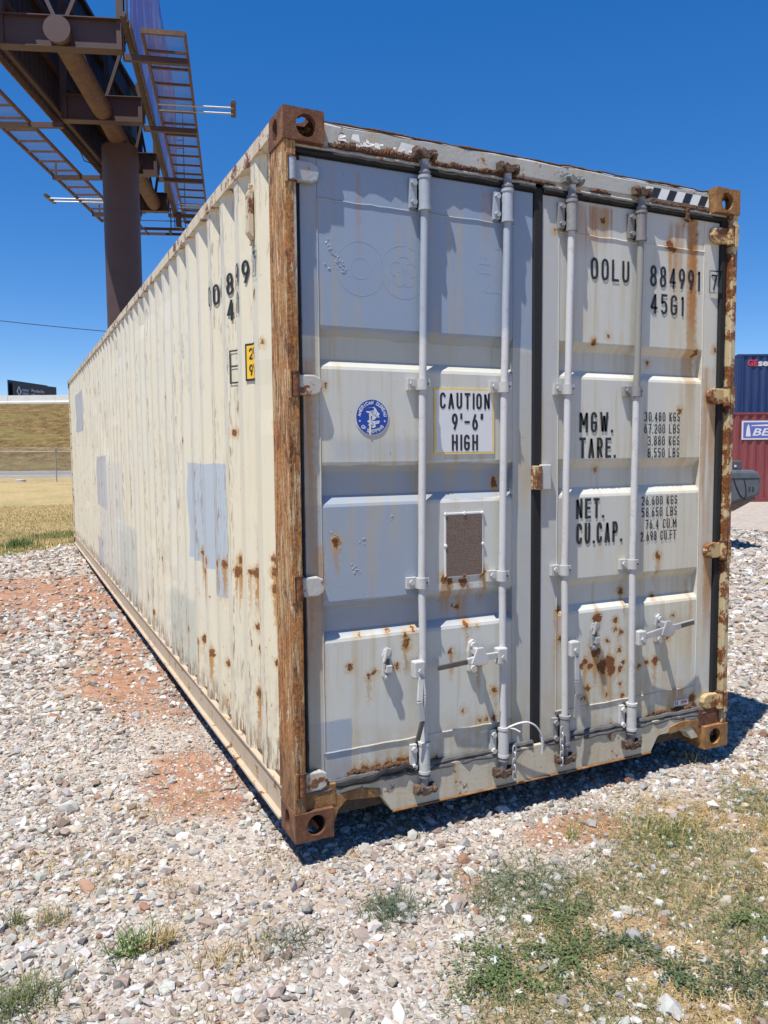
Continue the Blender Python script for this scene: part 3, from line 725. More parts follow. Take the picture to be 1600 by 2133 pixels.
for dr, x0, x1, sd in ((doorL, .06, 1.19, 3), (doorR, 1.24, 2.38, 4)):
    MB().box(x0, x1, .052, .10, 2.738, 2.79).build('door_gasket', M_gask, dr)
    MB().box(x0, x1, .055, .10, .165, .215).build('door_gasket', M_gask, dr)
    seal(dr, [(x0, .040, 2.752), (x1, .040, 2.752)], .011, M_gask, .0025, sd)
    seal(dr, [(x0, .042, 2.772), (x1, .042, 2.772)], .008, M_header, .002, sd+9, 'header_lip')
    seal(dr, [(x0, .040, .212), (x1, .040, .212)], .012, M_gask2, .004, sd+5)
    seal(dr, [(x0, .036, .190), (x1, .036, .190)], .011, M_gask2, .005, sd+6)
seal(doorL, [(.19, .030, .206), (.30, .026, .199), (.42, .028, .214), (.58, .032, .216)], .013, M_gask, .008, 8, 'torn_seal')
seal(doorL, [(.066, .046, 2.25), (.067, .042, .26)], .011, M_gask, .002, 12)

# header and sill
mb = MB(); nx = 40; vs = []
for i in range(nx+1):
    x = .172+(CW-.344)*i/nx; j = (vnoise(x*6, 1.2, 31)-.5)*.010; t = (vnoise(x*9, 5.2, 32)-.5)*.010
    vs += [(x, .046+j*.3, 2.782), (x, .040+j, 2.80), (x, .044+j, 2.868+t), (x, .060+j, 2.884+t), (x, .20, 2.884)]
mb.add(vs, [(i*5+k, (i+1)*5+k, (i+1)*5+k+1, i*5+k+1) for i in range(nx) for k in range(4)])
header = mb.build('door_header', M_header, box40, smooth=False)
tp = [(.178+(CW-.356)*i/60, .052+(float(vnoise(i*.7, 2.2, 77))-.5)*.008, 2.883+(float(vnoise(i*.6, 9.1, 78))-.5)*.006) for i in range(61)]
MB().tube(tp, [.0015+.0055*float(vnoise(i*.8, 3.3, 79)) for i in range(61)], 6).build('rusted_edge', M_crust, header)
def crust(name, x0, x1, zc, amp, n, seed, parent, y=.040, r=(.004, .012), dens=None):
    # ragged scab of flaking rust: a jagged relief strip with loose scales on it
    rr = random.Random(seed); mb = MB(); K = max(12, int((x1-x0)/.0045)); vs = []; rows = 5
    for i in range(K+1):
        x = x0+(x1-x0)*i/K; e = min(1.0, i/6, (K-i)/6)
        t = amp*(.15+1.6*float(fbm(x*26, .5, seed, 4)))*e+.001; b = -.004-.006*rr.random()
        for q in range(rows):
            f = q/(rows-1); vs.append((x+rr.uniform(-.002, .002), y-.006*math.sin(PI*min(1, f*1.1))-rr.uniform(0, .006)*(0 < q < rows-1)+(.004 if q in (0, rows-1) else 0), zc+b+(t-b)*f+rr.uniform(-.0015, .0015)))
    mb.add(vs, [(a*rows+q, (a+1)*rows+q, (a+1)*rows+q+1, a*rows+q+1) for a in range(K) for q in range(rows-1)])
    for i in range(n//5):
        x = rr.uniform(x0, x1); a = amp*(.3+1.2*float(fbm(x*26, .5, seed, 4)))
        mb.blob((x, y-.002, zc+rr.uniform(-.1, .9)*a), rr.uniform(.002, .0055), .5, (1.4, .5, 1.0), rr)
    return mb.build(name, M_crust, parent, recalc=False)
crust('rust_crust', .20, .60, 2.785, .028, 330, 1, header); crust('rust_crust', .66, 1.03, 2.785, .020, 200, 2, header)
crust('rust_crust', 1.50, 1.62, 2.785, .014, 50, 3, header); crust('rust_crust', 1.87, 2.26, 2.780, .016, 190, 4, header)
crust('rust_crust', 1.06, 1.3, 2.785, .008, 60, 8, header)
mb = MB(); rr = random.Random(5)
for i in range(26): mb.blob((2.105+rr.uniform(-.008, .008), .03, 2.772-.0022*i), rr.uniform(.006, .013), .4, (1, .6, 1), rr)
mb.build('rust_flake', M_crust, header, recalc=False)
crust('rust_crust', .24, .56, .225, .014, 110, 6, doorL, .050, (.003, .008)); crust('rust_crust', 1.95, 2.24, .225, .012, 100, 7, doorR, .050, (.003, .008))
# peeling white paint flakes on the header
M_flake = plain('peeling_white_paint', (.66, .65, .61), .5, var=.12)
rr = random.Random(14)
for i in range(16):
    x = rr.uniform(.20, .60); z = rr.uniform(2.795, 2.83); s = rr.uniform(.012, .04)
    MB().add([(x, .034, z), (x+s, .033, z+rr.uniform(-.01, .012)), (x+s*.9, .036, z+s*.6), (x+s*.2, .036, z+s*rr.uniform(.5, .9))], [(0, 1, 2, 3)]).build('paint_flake', M_flake, header, recalc=False)
# striped tape on the right end of the header
M_tapew = plain('white_tape', (.70, .69, .66), .45, var=.1); M_tapeb = plain('black_tape', (.02, .022, .024), .45)
mb = MB().add([(1.84, .0355, 2.80), (2.255, .0355, 2.80), (2.255, .0385, 2.853), (1.84, .0385, 2.853)], [(0, 1, 2, 3)])
tape = mb.build('hazard_tape', M_tapew, header, recalc=False)
for k in range(4):
    x = 1.862+k*.105
    MB().add([(x, .0345, 2.801), (x+.048, .0345, 2.801), (x+.076, .0375, 2.852), (x+.028, .0375, 2.852)], [(0, 1, 2, 3)]).build('black_stripe', M_tapeb, header, recalc=False)
MB().add([(.50, .035, 2.81), (.585, .035, 2.80), (.59, .037, 2.845), (.52, .037, 2.85)], [(0, 1, 2, 3)]).build('paint_patch', M_flake, header, recalc=False)

mb = MB()
poly = [(.168, .200), (.168, .122), (.20, .122), (.235, .135), (.385, .118), (.40, .108), (.448, .038), (1.925, .040), (1.968, .110), (1.985, .118), (2.12, .118), (2.17, .105), (2.205, .06), (2.27, .06), (2.27, .200)]
sill = mb.prism(poly, .030, .085, 'xz').build('door_sill', M_sill, box40, bevel=.004)
mb = MB()
edge = [(.452, .028, .036), (.8, .028, .037), (1.2, .026, .037), (1.920, .028, .038)]
mb.tube(edge, .005, 6).build('rusted_edge', M_cast2, sill, smooth=True)
MB().box(.16, 2.28, .087, .11, .05, .17).build('sill_web', M_under, sill)
for sx, mt in ((0, M_post), (1, M_cast2)):
    X = (lambda v: v) if sx == 0 else (lambda v: CW-v)
    a, b = sorted((X(.03), X(.19))); MB().box(a, b, .024, .08, .121, .214).build('post_foot', M_cast2 if sx == 0 else M_cast, sill, bevel=.004)
    P_ = [(X(u), v) for u, v in [(.168, .160), (.168, .02), (.182, .05), (.20, .095), (.235, .128), (.385, .112), (.40, .122), (.392, .150), (.30, .170)]]
    MB().prism(P_, .0265, .06, 'xz').build('sill_bracket', M_cast2, sill, bevel=.003)

# --- locking gear
def plate_bolts(mb, pts, r=.011, y0=.028, y1=.018):
    for x, z in pts: mb.tube([(x, y0, z), (x, y1, z)], r, 7)
RODX = [.603, 1.014, 1.365, 1.780]; YR = .018; RR = .0165
bow = lambda z: float(np.interp(z, [.25, 1.03, 1.86, 2.63, 2.82], [0, -.009, 0, .014, .015]))   # the rods are slightly bent
for i, x in enumerate(RODX):
    d = doorL if i < 2 else doorR; rr = random.Random(i)
    xt = x+.006
    pts = [(x+bow(.135+2.66*k/20), YR+.001*math.sin(k*2.1), .135+2.66*k/20) for k in range(21)]
    MB().tube(pts, RR, 14).build('locking_rod', ROD_M[i], d, smooth=True)
    # end brackets
    for top in (1, 0):
        zc = 2.652 if top else .252; h = .058
        xx = x+bow(zc)
        b = MB().box(xx-.060, xx-.012, .030, YP-.002, zc-h, zc+h).box(xx-.030, xx+.030, .030, YP-.002, zc-h, zc+h)
        b.tube([(xx, YR, zc-h), (xx, YR, zc+h)], .0255, 14)
        b.tube([(xx, YR, zc+h), (xx, YR, zc+h+.012)], .0285, 12).tube([(xx, YR, zc-h-.012), (xx, YR, zc-h)], .0285, 12)
        plate_bolts(b, [(xx-.046, zc-.038), (xx-.046, zc+.038)], .0125, .03, .016)
        b.build('rod_bracket', BRK_M[i] if top else (M_white if i in (0, 1, 3) else BRK_M[2]), d, smooth=True)
        # neck and cam
        s = 1 if top else -1; zn = zc+s*(h+.012)
        nk = MB().tube([(xx, YR, zn), (xx, YR, zn+s*.020), (xx, YR, zn+s*.026), (xx, YR, zn+s*.06)], [.0225, .0225, .018, .016], 12)
        nk.tube([(xx, YR, zn+s*.010), (xx, YR, zn+s*.017)], .0255, 12)
        nk.build('rod_neck', BRK_M[max(2, i)] if i > 1 else BRK_M[2], d, smooth=True)
        zk = 2.808 if top else .112
        c = MB()
        c.prism([(xx-.020, zk-.022), (xx+.012, zk-.020), (xx+.030, zk-.004), (xx+.026, zk+.016), (xx, zk+.010), (xx-.022, zk+.020), (xx-.034, zk+.004)], -.012, .030, 'xz')
        c.blob((xx-.022, .0, zk+.004), .015, .35, (1, .9, .9), rr)
        c.blob((xx+.014, -.004, zk-.002), .012, .35, (1, 1, 1), rr)
        c.build('cam', M_camB if i == 2 and top else M_cam, d, bevel=.003)
        for k in (MB().box(xx-.052, xx-.030, -.004, .034, zk-.018, zk+.024).blob((xx-.040, .0, zk+.004), .016, .4, (1, 1, 1), rr), MB().box(xx+.030, xx+.050, -.004, .034, zk-.020, zk+.020).blob((xx+.040, .0, zk), .015, .4, (1, 1, 1), rr)):
            k.build('cam_keeper', M_camB if i == 2 and top else M_cam, header if top else sill, bevel=.004)
    # middle guides
    for zc in (1.866, 1.022):
        xt = x+bow(zc)+.002
        g = MB().box(xt-.066, xt-.018, .030, YP-.002, zc-.024, zc+.024)
        g.tube([(xt-.003, YR, zc-.023), (xt-.003, YR, zc+.023)], .0245, 14)
        g.box(xt+.016, xt+.030, .010, YP-.002, zc-.024, zc+.024)
        plate_bolts(g, [(xt-.047, zc+.003)], .012)
        g.build('rod_guide', M_white if not (i == 3 and zc > 1.5) else BRK_M[2], d, smooth=True)
        MB().tube([(xt+.012, -.003, zc+.002), (xt+.012, -.0075, zc+.002)], .005, 6).build('rivet', M_grip, d)

# handle keepers (latches): plate, hooked catch, two bolts
def latch(d, x, z0, z1, swing, mat):
    zc = (z0+z1)/2; mb = MB()
    P = [(x-.020, z0+.02), (x-.012, z0), (x+.012, z0), (x+.020, z0+.02), (x+.020, z1-.03), (x+.010, z1), (x-.010, z1), (x-.020, z1-.03)]
    mb.prism(P, .036, YP-.002, 'xz')
    mb.tube([(x, .036, z1-.022), (x, .018, z1-.022)], .017, 10).tube([(x, .036, z0+.016), (x, .026, z0+.016)], .012, 8)
    mb.prism([(x-.028, z1-.05), (x-.010, z1+.012), (x+.012, z1+.004), (x+.006, z1-.02), (x-.010, z1-.03), (x-.018, z1-.05)], .012, .026, 'xz')
    mb.build('handle_latch', mat, d, bevel=.003)
    MB().box(x-.014, x+.014, .010, .036, zc-.030, zc+.002).build('latch_catch', mat, d, bevel=.003)
    MB().box(x-.012, x+.012, .0345, .0358, zc+.004, zc+.026).build('latch_slot', M_grip, d)
latch(doorL, .434, .612, .748, 0, M_white); latch(doorR, 1.556, .612, .745, 0, M_galv)
def hub(d, x, z, side, mat):
    a, b = (x, x+side*.052) if side > 0 else (x-.052, x)
    MB().box(a, b, -.016, .026, z-.040, z+.034).build('handle_hub', mat, d, bevel=.006)
    MB().tube([((a+b)/2, -.016, z-.008), ((a+b)/2, -.024, z-.008)], .010, 8).build('pivot_bolt', mat, d, smooth=True)
def lever(d, pts, w, h, mat, grip=None):
    mb = MB()
    for a, b in zip(pts[:-1], pts[1:]): mb.bar(a, b, w, h, (0, 1, 0))
    o = mb.build('handle', mat, d, bevel=.003)
    if grip: MB().bar(grip[0], grip[1], w*.8, h*.9, (0, 1, 0)).build('handle_grip', M_grip, d, bevel=.003)
hub(doorL, .592, .655, -1, M_white)
lever(doorL, [(.572, -.012, .62), (.558, -.026, .52), (.574, -.020, .43)], .026, .012, M_white, [(.574, -.02, .43), (.552, -.014, .345)])
lever(doorL, [(.582, -.012, .62), (.586, -.020, .54), (.578, -.020, .44)], .010, .012, M_white)
hub(doorL, 1.016, .664, -1, M_white)
lever(doorL, [(.968, -.006, .668), (.86, -.022, .672), (.80, -.018, .660)], .028, .013, M_white, [(.80, -.018, .660), (.655, -.010, .648)])
hub(doorR, 1.372, .648, 1, M_white)
lever(doorR, [(1.406, -.012, .61), (1.398, -.028, .50), (1.407, -.024, .43)], .024, .012, M_galv)
lever(doorR, [(1.407, -.024, .43), (1.405, -.016, .315)], .034, .006, M_galv)
hub(doorR, 1.788, .654, 1, M_white)
lever(doorR, [(1.838, -.006, .658), (1.985, -.024, .690), (2.04, -.020, .690), (2.16, -.012, .70)], .028, .013, M_galv, [(2.06, -.0215, .692), (2.155, -.015, .70)])
# closed latches wrapped around the two horizontal handles
for d, x, z, m in ((doorL, .862, .660, M_white), (doorR, 1.972, .668, M_galv)):
    P = [(x-.026, z-.06), (x, z-.078), (x+.022, z-.06), (x+.026, z+.03), (x+.018, z+.072), (x, z+.084), (x-.020, z+.07), (x-.028, z+.03)]
    MB().prism(P, .032, YP-.002, 'xz').build('handle_latch', m, d, bevel=.004)
    MB().tube([(x, .032, z+.055), (x, .018, z+.055)], .017, 10).build('latch_bolt', m, d, smooth=True); MB().tube([(x, .032, z-.05), (x, .022, z-.05)], .016, 10).build('latch_bolt', m, d, smooth=True)
    MB().prism([(x-.02, z+.06), (x+.012, z+.06), (x+.045, z+.0), (x+.03, z-.018), (x-.01, z-.022), (x-.05, z-.01)], -.034, -.024, 'xz').build('latch_catch', m, d, bevel=.004)
    MB().box(x-.012, x+.012, -.026, .034, z+.018, z+.05).build('latch_arm', m, d, bevel=.004)

# --- hinges
def hinge(d, x, z, side, mat, last=False):
    s = side; y = .018
    b = MB().tube([(x, y, z-.042), (x, y, z+.042)], .020, 12)
    o = b.build('hinge', mat, d, smooth=True)
    P = [(x+s*.010, z-.040), (x+s*.085, z-.040), (x+s*.110, z-.028), (x+s*.118, z), (x+s*.110, z+.028), (x+s*.085, z+.040), (x+s*.010, z+.040)]
    if s < 0: P = P[::-1]
    l = MB().prism(P, .018, YP-.003, 'xz')
    l.build('hinge_leaf', M_hingeG if mat is M_hingeR else mat, d, bevel=.006)
    for k in (1, -1): MB().tube([(x, y, z+k*.042), (x, y, z+k*.050)], .022, 10).build('hinge_pin', M_crust, d, smooth=True)
for z, mt in ((2.668, M_hingeB), (1.850, M_hingeR), (1.044, M_hingeR), (.238, M_hingeR)): hinge(doorL, .036, z, 1, mt)
for z, mt in ((2.668, M_hinge), (1.856, M_hinge), (1.055, M_hinge), (.248, M_hinge)): hinge(doorR, 2.392, z, -1, mt)
for z in (2.668, 1.850, 1.044, .238):
    MB().box(.006, .018, -.002, .03, z-.055, z+.055).build('hinge_lug', M_post, box40, bevel=.003)
    MB().box(2.408, 2.432, -.002, .03, z-.055, z+.055).build('hinge_lug', M_hinge, box40, bevel=.003)
# centre clip between the leaves
MB().box(1.182, 1.226, .018, .050, 1.405, 1.515).build('overlap_clip', M_jamb, doorR, bevel=.004)
MB().box(1.224, 1.282, .024, .0495, 1.402, 1.520).build('overlap_clip', M_white, doorR, bevel=.006)

# --- lettering on the doors
DF = lambda u, v, e=0.0: (u, YP-.0042-e, v)
def dl(txt, x0, x1, z0, z1, wt=.145, gap=.42, d=None, nm='lettering'): return put_letters(nm, letters(txt, x0, x1, z0, z1, wt, gap), DF, M_black, d or doorR)
dl('OOLU', 1.518, 1.752, 2.386, 2.488, .125, .45); dl('884991', 1.886, 2.224, 2.383, 2.486, .125, .45)
dl('7', 2.299, 2.340, 2.396, 2.476, .112); dl('45G1', 1.891, 2.116, 2.252, 2.352, .125, .45)
put_letters('number_frame', [strip([(2.285, 2.383), (2.352, 2.383), (2.352, 2.492), (2.285, 2.492)], True, .0035)], lambda u, v, e=0: (u, .028-e if u > 2.3505 else YP-.006, v), M_black, doorR)
dl('MGW.', 1.460, 1.662, 1.668, 1.766, .138); dl('TARE.', 1.462, 1.680, 1.546, 1.644, .138)
dl('30,480 KGS', 1.864, 2.099, 1.724, 1.771, .112); dl('67,200 LBS', 1.864, 2.099, 1.664, 1.711, .112)
dl('3,880 KGS', 1.888, 2.099, 1.604, 1.651, .112); dl('8,550 LBS', 1.889, 2.099, 1.544, 1.591, .112)
dl('NET.', 1.446, 1.612, 1.256, 1.354, .138); dl('CU.CAP.', 1.448, 1.727, 1.134, 1.236, .138)
dl('26,600 KGS', 1.854, 2.092, 1.306, 1.352, .112); dl('58,650 LBS', 1.855, 2.091, 1.247, 1.294, .112)
dl('76.4 CU.M', 1.881, 2.089, 1.186, 1.233, .112); dl('2,698 CU.FT', 1.851, 2.087, 1.126, 1.174, .112)
# caution plate
M_cau = plain('white_label', (.68, .68, .68), .4, var=.06); M_cauy = plain('yellow_border', (.74, .56, .20), .45, var=.2)
MB().box(.673, .980, YP-.0060, YP-.0022, 1.572, 1.857).build('label_border', M_cauy, doorL)
MB().box(.684, .970, YP-.0064, YP-.0058, 1.581, 1.848).build('caution_label', M_cau, doorL)
CF = lambda u, v, e=0.0: (u, YP-.0075-e, v)
for t, a, b, c, e in (('CAUTION', .701, .955, 1.768, 1.838, ), ("9'-6\"", .760, .922, 1.676, 1.749), ('HIGH', .760, .894, 1.587, 1.657)):
    put_letters('lettering', letters(t, a, b, c, e, .145, .4), CF, M_black, doorL)
# round classification emblem
M_abs = plain('emblem_blue', (.010, .055, .34), .4, var=.08); M_absw = plain('emblem_white', (.66, .68, .70), .45, var=.05)
ec = (.381, 1.728); er = .076
disc = lambda r, y, n=40: [(ec[0]+r*math.cos(2*PI*i/n), y, ec[1]+r*math.sin(2*PI*i/n)) for i in range(n)]
MB().add(disc(er, YP-.0044), [tuple(range(40))]).build('emblem_rim', M_absw, doorL, recalc=False)
MB().add(disc(er-.0035, YP-.0052), [tuple(range(40))]).build('emblem_disc', M_abs, doorL, recalc=False)
def ring_text(txt, r, a0, a1, h, outward=True):
    mb = MB(); n = len(txt)
    for i, c in enumerate(txt):
        a = math.radians(a0+(a1-a0)*(i/(n-1)))
        for k, st in enumerate(letters(c, -h*.36, h*.36, 0, h, .2) if c != ' ' else []):
            for q in st:
                vs = []
                for u, v in q:
                    rad = r+(v if outward else -v); uu = u
                    tx, tz = (math.sin(a), -math.cos(a)) if outward else (-math.sin(a), math.cos(a))
                    vs.append((ec[0]+math.cos(a)*rad+tx*uu, YP-.0060-.0002*(k % 3), ec[1]+math.sin(a)*rad+tz*uu))
                mb.add(vs, [(0, 1, 2, 3)])
    return mb.build('emblem_text', M_absw, doorL, recalc=False)
ring_text('AMERICAN BUREAU', .052, 172, 8, .0155); ring_text('OF SHIPPING', .0665, 222, 318, .0155, False)
for a in (196, 344):
    c = (ec[0]+.059*math.cos(math.radians(a)), ec[1]+.059*math.sin(math.radians(a)))
    MB().add([(c[0]+(.006 if k % 2 == 0 else .0025)*math.sin(k*PI/5), YP-.0060, c[1]+(.006 if k % 2 == 0 else .0025)*math.cos(k*PI/5)) for k in range(10)], [tuple(range(10))]).build('emblem_star', M_absw, doorL, recalc=False)
# spread-winged bird standing on a shield
eg = [[(-.033, .036), (.002, .040), (.010, .034), (.004, .028), (-.004, .026), (-.030, .024), (-.022, .018), (-.006, .014), (-.018, .008), (-.002, .004), (0, .0), (-.004, -.012), (.010, -.010), (.020, .0), (.034, -.002), (.028, .006), (.034, .014), (.024, .022), (.016, .036), (.008, .042)],
      [(-.018, -.012), (.012, -.016), (.034, -.014), (.030, -.026), (.012, -.030), (.016, -.038), (.006, -.046), (-.006, -.040), (.002, -.032), (-.010, -.030), (-.020, -.036), (-.014, -.024), (-.024, -.018)]]
mb = MB()
for P in eg: mb.add([(ec[0]+u, YP-.0060, ec[1]+v) for u, v in P], [tuple(range(len(P)))])
em = mb.build('emblem_bird', M_absw, doorL, recalc=False)
mb = MB()
for pts in ([(-.026, .032), (.0, .016), (.004, .004)], [(-.016, .034), (.006, .018), (.010, .006)], [(-.004, .036), (.012, .022)], [(.02, .02), (.012, .004), (.026, .004)], [(-.004, -.018), (.006, -.028), (.0, -.038)], [(.010, -.020), (.024, -.020)]):
    for q in strip(pts, False, .0018): mb.add([(ec[0]+u, YP-.0066, ec[1]+v) for u, v in q], [(0, 1, 2, 3)])
mb.build('emblem_line', M_abs, doorL, recalc=False)
MB().add([(ec[0]-.014, YP-.0070, ec[1]+.022), (ec[0]-.008, YP-.0070, ec[1]+.022), (ec[0]-.006, YP-.0070, ec[1]-.074), (ec[0]-.016, YP-.0070, ec[1]-.070)], [(0, 1, 2, 3)]).build('peeled_scratch', M_flake, doorL, recalc=False)
# data plate
m = NT('bronze_plate', .55, .35); o = m.oc()
br = m.n('ShaderNodeTexBrick'); br.inputs['Scale'].default_value = 1.0; m.put(br.inputs['Vector'], m.V('MULTIPLY', m.com(m.sep(o)[0], m.sep(o)[2], 0.0), (1, 1, 1)))
br.inputs['Brick Width'].default_value = .05; br.inputs['Row Height'].default_value = .0085; br.inputs['Mortar Size'].default_value = .0022; br.inputs['Color1'].default_value = (.20, .145, .115, 1); br.inputs['Color2'].default_value = (.16, .12, .10, 1); br.inputs['Mortar'].default_value = (.12, .085, .065, 1)
m.color(m.mix(m.step(m.noise(o, 260, 3), .45, .6), br.outputs[0], (.24, .18, .145))); m.bump(m.noise(o, 300, 3), .4, .001); M_bronze = m.mat
MB().box(.724, .924, YP-.006, YP-.001, 1.028, 1.315).build('plate_frame', M_cau, doorL, bevel=.002)
MB().box(.731, .916, YP-.0072, YP-.0058, 1.034, 1.307).build('data_plate', M_bronze, doorL)
for x, z in ((.729, 1.31), (.824, 1.31), (.918, 1.31), (.728, 1.17), (.92, 1.17), (.728, 1.033), (.824, 1.033), (.918, 1.033)):
    MB().tube([(x, YP-.005, z), (x, YP-.011, z), (x, YP-.012, z)], [.0085, .0075, .004], 9).build('rivet', M_cau if z > 1.1 else M_hinge, doorL, smooth=True)
# ghost emblem under the overpaint: two large rings, one with a five-petalled blossom, faint lines
def ghost(pts, w=.0018, closed=False):
    P = [(x, YP-.0014, z) for x, z in pts]; MB().tube(P, w*.36, 6, closed).build('painted_over_mark', M_doorL, doorL, smooth=True)
circ = lambda cx, cz, r, a0=0, a1=360, n=48: [(cx+r*math.cos(math.radians(a0+(a1-a0)*i/n)), cz+r*math.sin(math.radians(a0+(a1-a0)*i/n))) for i in range(n+1)]
c1 = P2(750, 560); c2 = P2(840, 568)
ghost(circ(c1[0], c1[1], .108, 5, 352)); ghost(circ(c1[0], c1[1], .042)); ghost(circ(c2[0], c2[1], .108, 85, 435))
for k in range(5):
    a = math.radians(90+72*k); ghost(circ(c2[0]+.034*math.cos(a), c2[1]+.034*math.sin(a), .030, 90+72*k-105, 90+72*k+105, 20))
for k in range(12):
    a = math.radians(30*k); ghost([(c2[0]+.006*math.cos(a), c2[1]+.006*math.sin(a)), (c2[0]+.030*math.cos(a), c2[1]+.030*math.sin(a))], .0012)
ghost([(.90, 2.40), (.96, 2.40)]); ghost([(.90, 2.36), (.955, 2.36)]); ghost([(.93, 2.28), (1.02, 2.28)]); ghost([(.985, 2.47), (1.015, 2.47), (1.015, 2.36)]); ghost(circ(.88, 2.36, .085, -70, 10, 20))
ghost([(.30, .965), (.52, .972), (.52, 1.18)], .001)
# blistered paint
rr = random.Random(33)
for px, py, n, sp in ((690, 520, 16, .022), (706, 545, 22, .022), (716, 560, 8, .012), (682, 555, 3, .006), (700, 1126, 16, .022), (740, 1187, 9, .016), (757, 1125, 7, .018), (815, 1075, 4, .008)):
    x, z = P2(px, py); mb = MB()
    for i in range(n*3):
        a = rr.gauss(0, sp*.6); mb.blob((x+a*.6+rr.gauss(0, .006), YP-.0008, z-a+rr.gauss(0, .006)), rr.uniform(.0015, .0055), .6, (1.2, .45, 1.2), rr)
    mb.build('paint_blister', M_doorL, doorL, recalc=False)
# red and white sticker, graffiti-like rust scribble
M_red = plain('sticker_red', (.55, .05, .05), .5)
MB().box(2.10, 2.198, YP-.0030, YP-.0012, .246, .276).build('sticker', M_cau, doorR)
put_letters('sticker_print', letters('SI', 2.105, 2.122, .251, .271, .22)+[strip([(2.150+i*.009, .253), (2.150+i*.009, .270)], False, .004) for i in range(5)]+[strip([(2.148, .2615), (2.188, .2615)], False, .004)], lambda u, v, e=0: (u, YP-.0036-e, v), M_red, doorR)

# --- bits hanging from the gear
def chain(name, x, z, n, label, sag=0.0):
    th = thing(name, label, 'chain', (x, -.012, z))
    for i in range(n):
        pts = []
        for k in range(14):
            t = 2*PI*k/14; a, b = .0085*math.cos(t), .0155*math.sin(t)+(.006 if math.sin(t) > 0 else -.006)
            pts.append((a, 0, b-.030*i-.02) if i % 2 == 0 else (0, a, b-.030*i-.02))
        MB().tube(pts, .0034, 6, True).build('link', M_galv, th, smooth=True)
    return th
chain('chain', 1.325, .282, 6, 'short steel chain hanging beside the third locking rod')
chain('chain', 1.055, .235, 5, 'short dark chain hanging beside the second locking rod')
P = [(1.025, -.006, .325), (1.07, -.016, .34), (1.12, -.022, .342), (1.17, -.02, .315), (1.205, -.014, .265), (1.225, -.006, .205), (1.218, .0, .195)]
cs = []
for i in range(len(P)-1):
    for k in range(4): cs.append(tuple(Vector(P[i]).lerp(Vector(P[i+1]), k/4)))
cs.append(P[-1])
def smooth_pts(p, n=3):
    p = [Vector(q) for q in p]
    for _ in range(n): p = [p[0]]+[(p[i-1]+p[i]*2+p[i+1])/4 for i in range(1, len(p)-1)]+[p[-1]]
    return p
wire = MB().tube(smooth_pts(cs), .0042, 7).tube(smooth_pts([(1.20, -.012, .27), (1.212, -.02, .24), (1.216, -.016, .2), (1.21, -.01, .17)]), .003, 6).tube(smooth_pts([(1.03, -.006, .322), (1.07, -.02, .335), (1.078, -.022, .30)]), .0042, 6)
w = wire.build('cable_seal', plain('white_cable', (.66, .66, .64), .5), None, smooth=True)
tag(w, 'loose white cable seal looped around the second locking rod', 'cable')
# ================================================================== ground
def gauss(x, y, cx, cy, sx, sy): return np.exp(-((x-cx)/sx)**2-((y-cy)/sy)**2)
def gz(x, y):
    x = np.asarray(x, float); y = np.asarray(y, float)
    z = -.100+.022*(fbm(x*.9, y*.9, 2, 3)-.5)+.010*(fbm(x*3.1, y*3.1, 5, 3)-.5)
    # gravel packed up under the middle of the container, where it rests
    un = sstep(.28, .75, x)*sstep(2.16, 1.7, x)*sstep(1.1, 2.2, y)*sstep(12.9, 12.0, y)
    z = z*(1-un)+un*.022
    rear = sstep(10.4, 11.9, y)*sstep(-2.5, -.3, x)*sstep(5.0, 2.6, x)*sstep(15, 12.6, y)
    z = z+rear*.102*(1-un)
    z = z+.10*gauss(x, y, -.65, 10.2, .75, 1.1)
    z = z-.015*gauss(x, y, -.5, 5.5, .8, 1.6)
    return z
def dirt_f(x, y):
    w = fbm(x*1.6, y*.8, 40, 4); w2 = fbm(x*5, y*3, 44, 3)
    d = gauss(x, y, -.65, 7.1, 1.1, 1.7)*1.05+gauss(x, y, -.10, 4.7, .42, .75)*1.2+gauss(x, y, -.20, 2.75, .45, .75)*.95+gauss(x, y, -.16, 1.05, .26, .40)*.9
    d = d+gauss(x, y, -.12, 3.6, .46, 1.9)*.50+gauss(x, y, -.30, 1.0, .40, .8)*.30+gauss(x, y, .1, -.25, .5, .2)*.22+gauss(x, y, -1.0, 8.2, .9, .8)*.5
    d = d+gauss(x, y, -1.5, 5.2, .6, 1.0)*.6+gauss(x, y, 1.30, -.22, .40, .22)*.75+gauss(x, y, .55, -.42, .28, .22)*.5+gauss(x, y, -.75, 3.6, .3, .5)*.35
    lot = sstep(4.0, 7.5, x)*sstep(-2, 3, y)*.16+gauss(x, y, 9.5, 5.0, 3.5, 1.0)*.26
    d = np.maximum(d, lot)
    return np.clip(d*(.35+1.3*w)+(w2-.5)*.5*(d > .08)-.12, 0, 1)
def lawn_f(x, y):
    edge = 10.9+.9*(x+1.0)*.6+(fbm(x*1.3, y*1.3, 60, 3)-.5)*1.6
    a = sstep(edge-.3, edge+.7, y)*sstep(3.2, 1.6, x)
    b = sstep(14.5, 16, y)*sstep(16.0, 10.0, x)
    return np.maximum(a, b)
def weed_f(x, y):
    # weedy strip in front of the doors, to the right
    d = (x-.30)*.55-(y+.62)*.95                      # grows towards the lower right of the yard
    n = fbm(x*2.4, y*2.4, 70, 4)
    m = sstep(-.10, .55, d+(n-.5)*.9)*sstep(-.12, -.42, y)*sstep(-.3, .25, x)
    m = np.maximum(m, .8*sstep(.52, .75, n+.18)*sstep(1.0, 1.7, x)*sstep(.1, -.3, y))
    return m

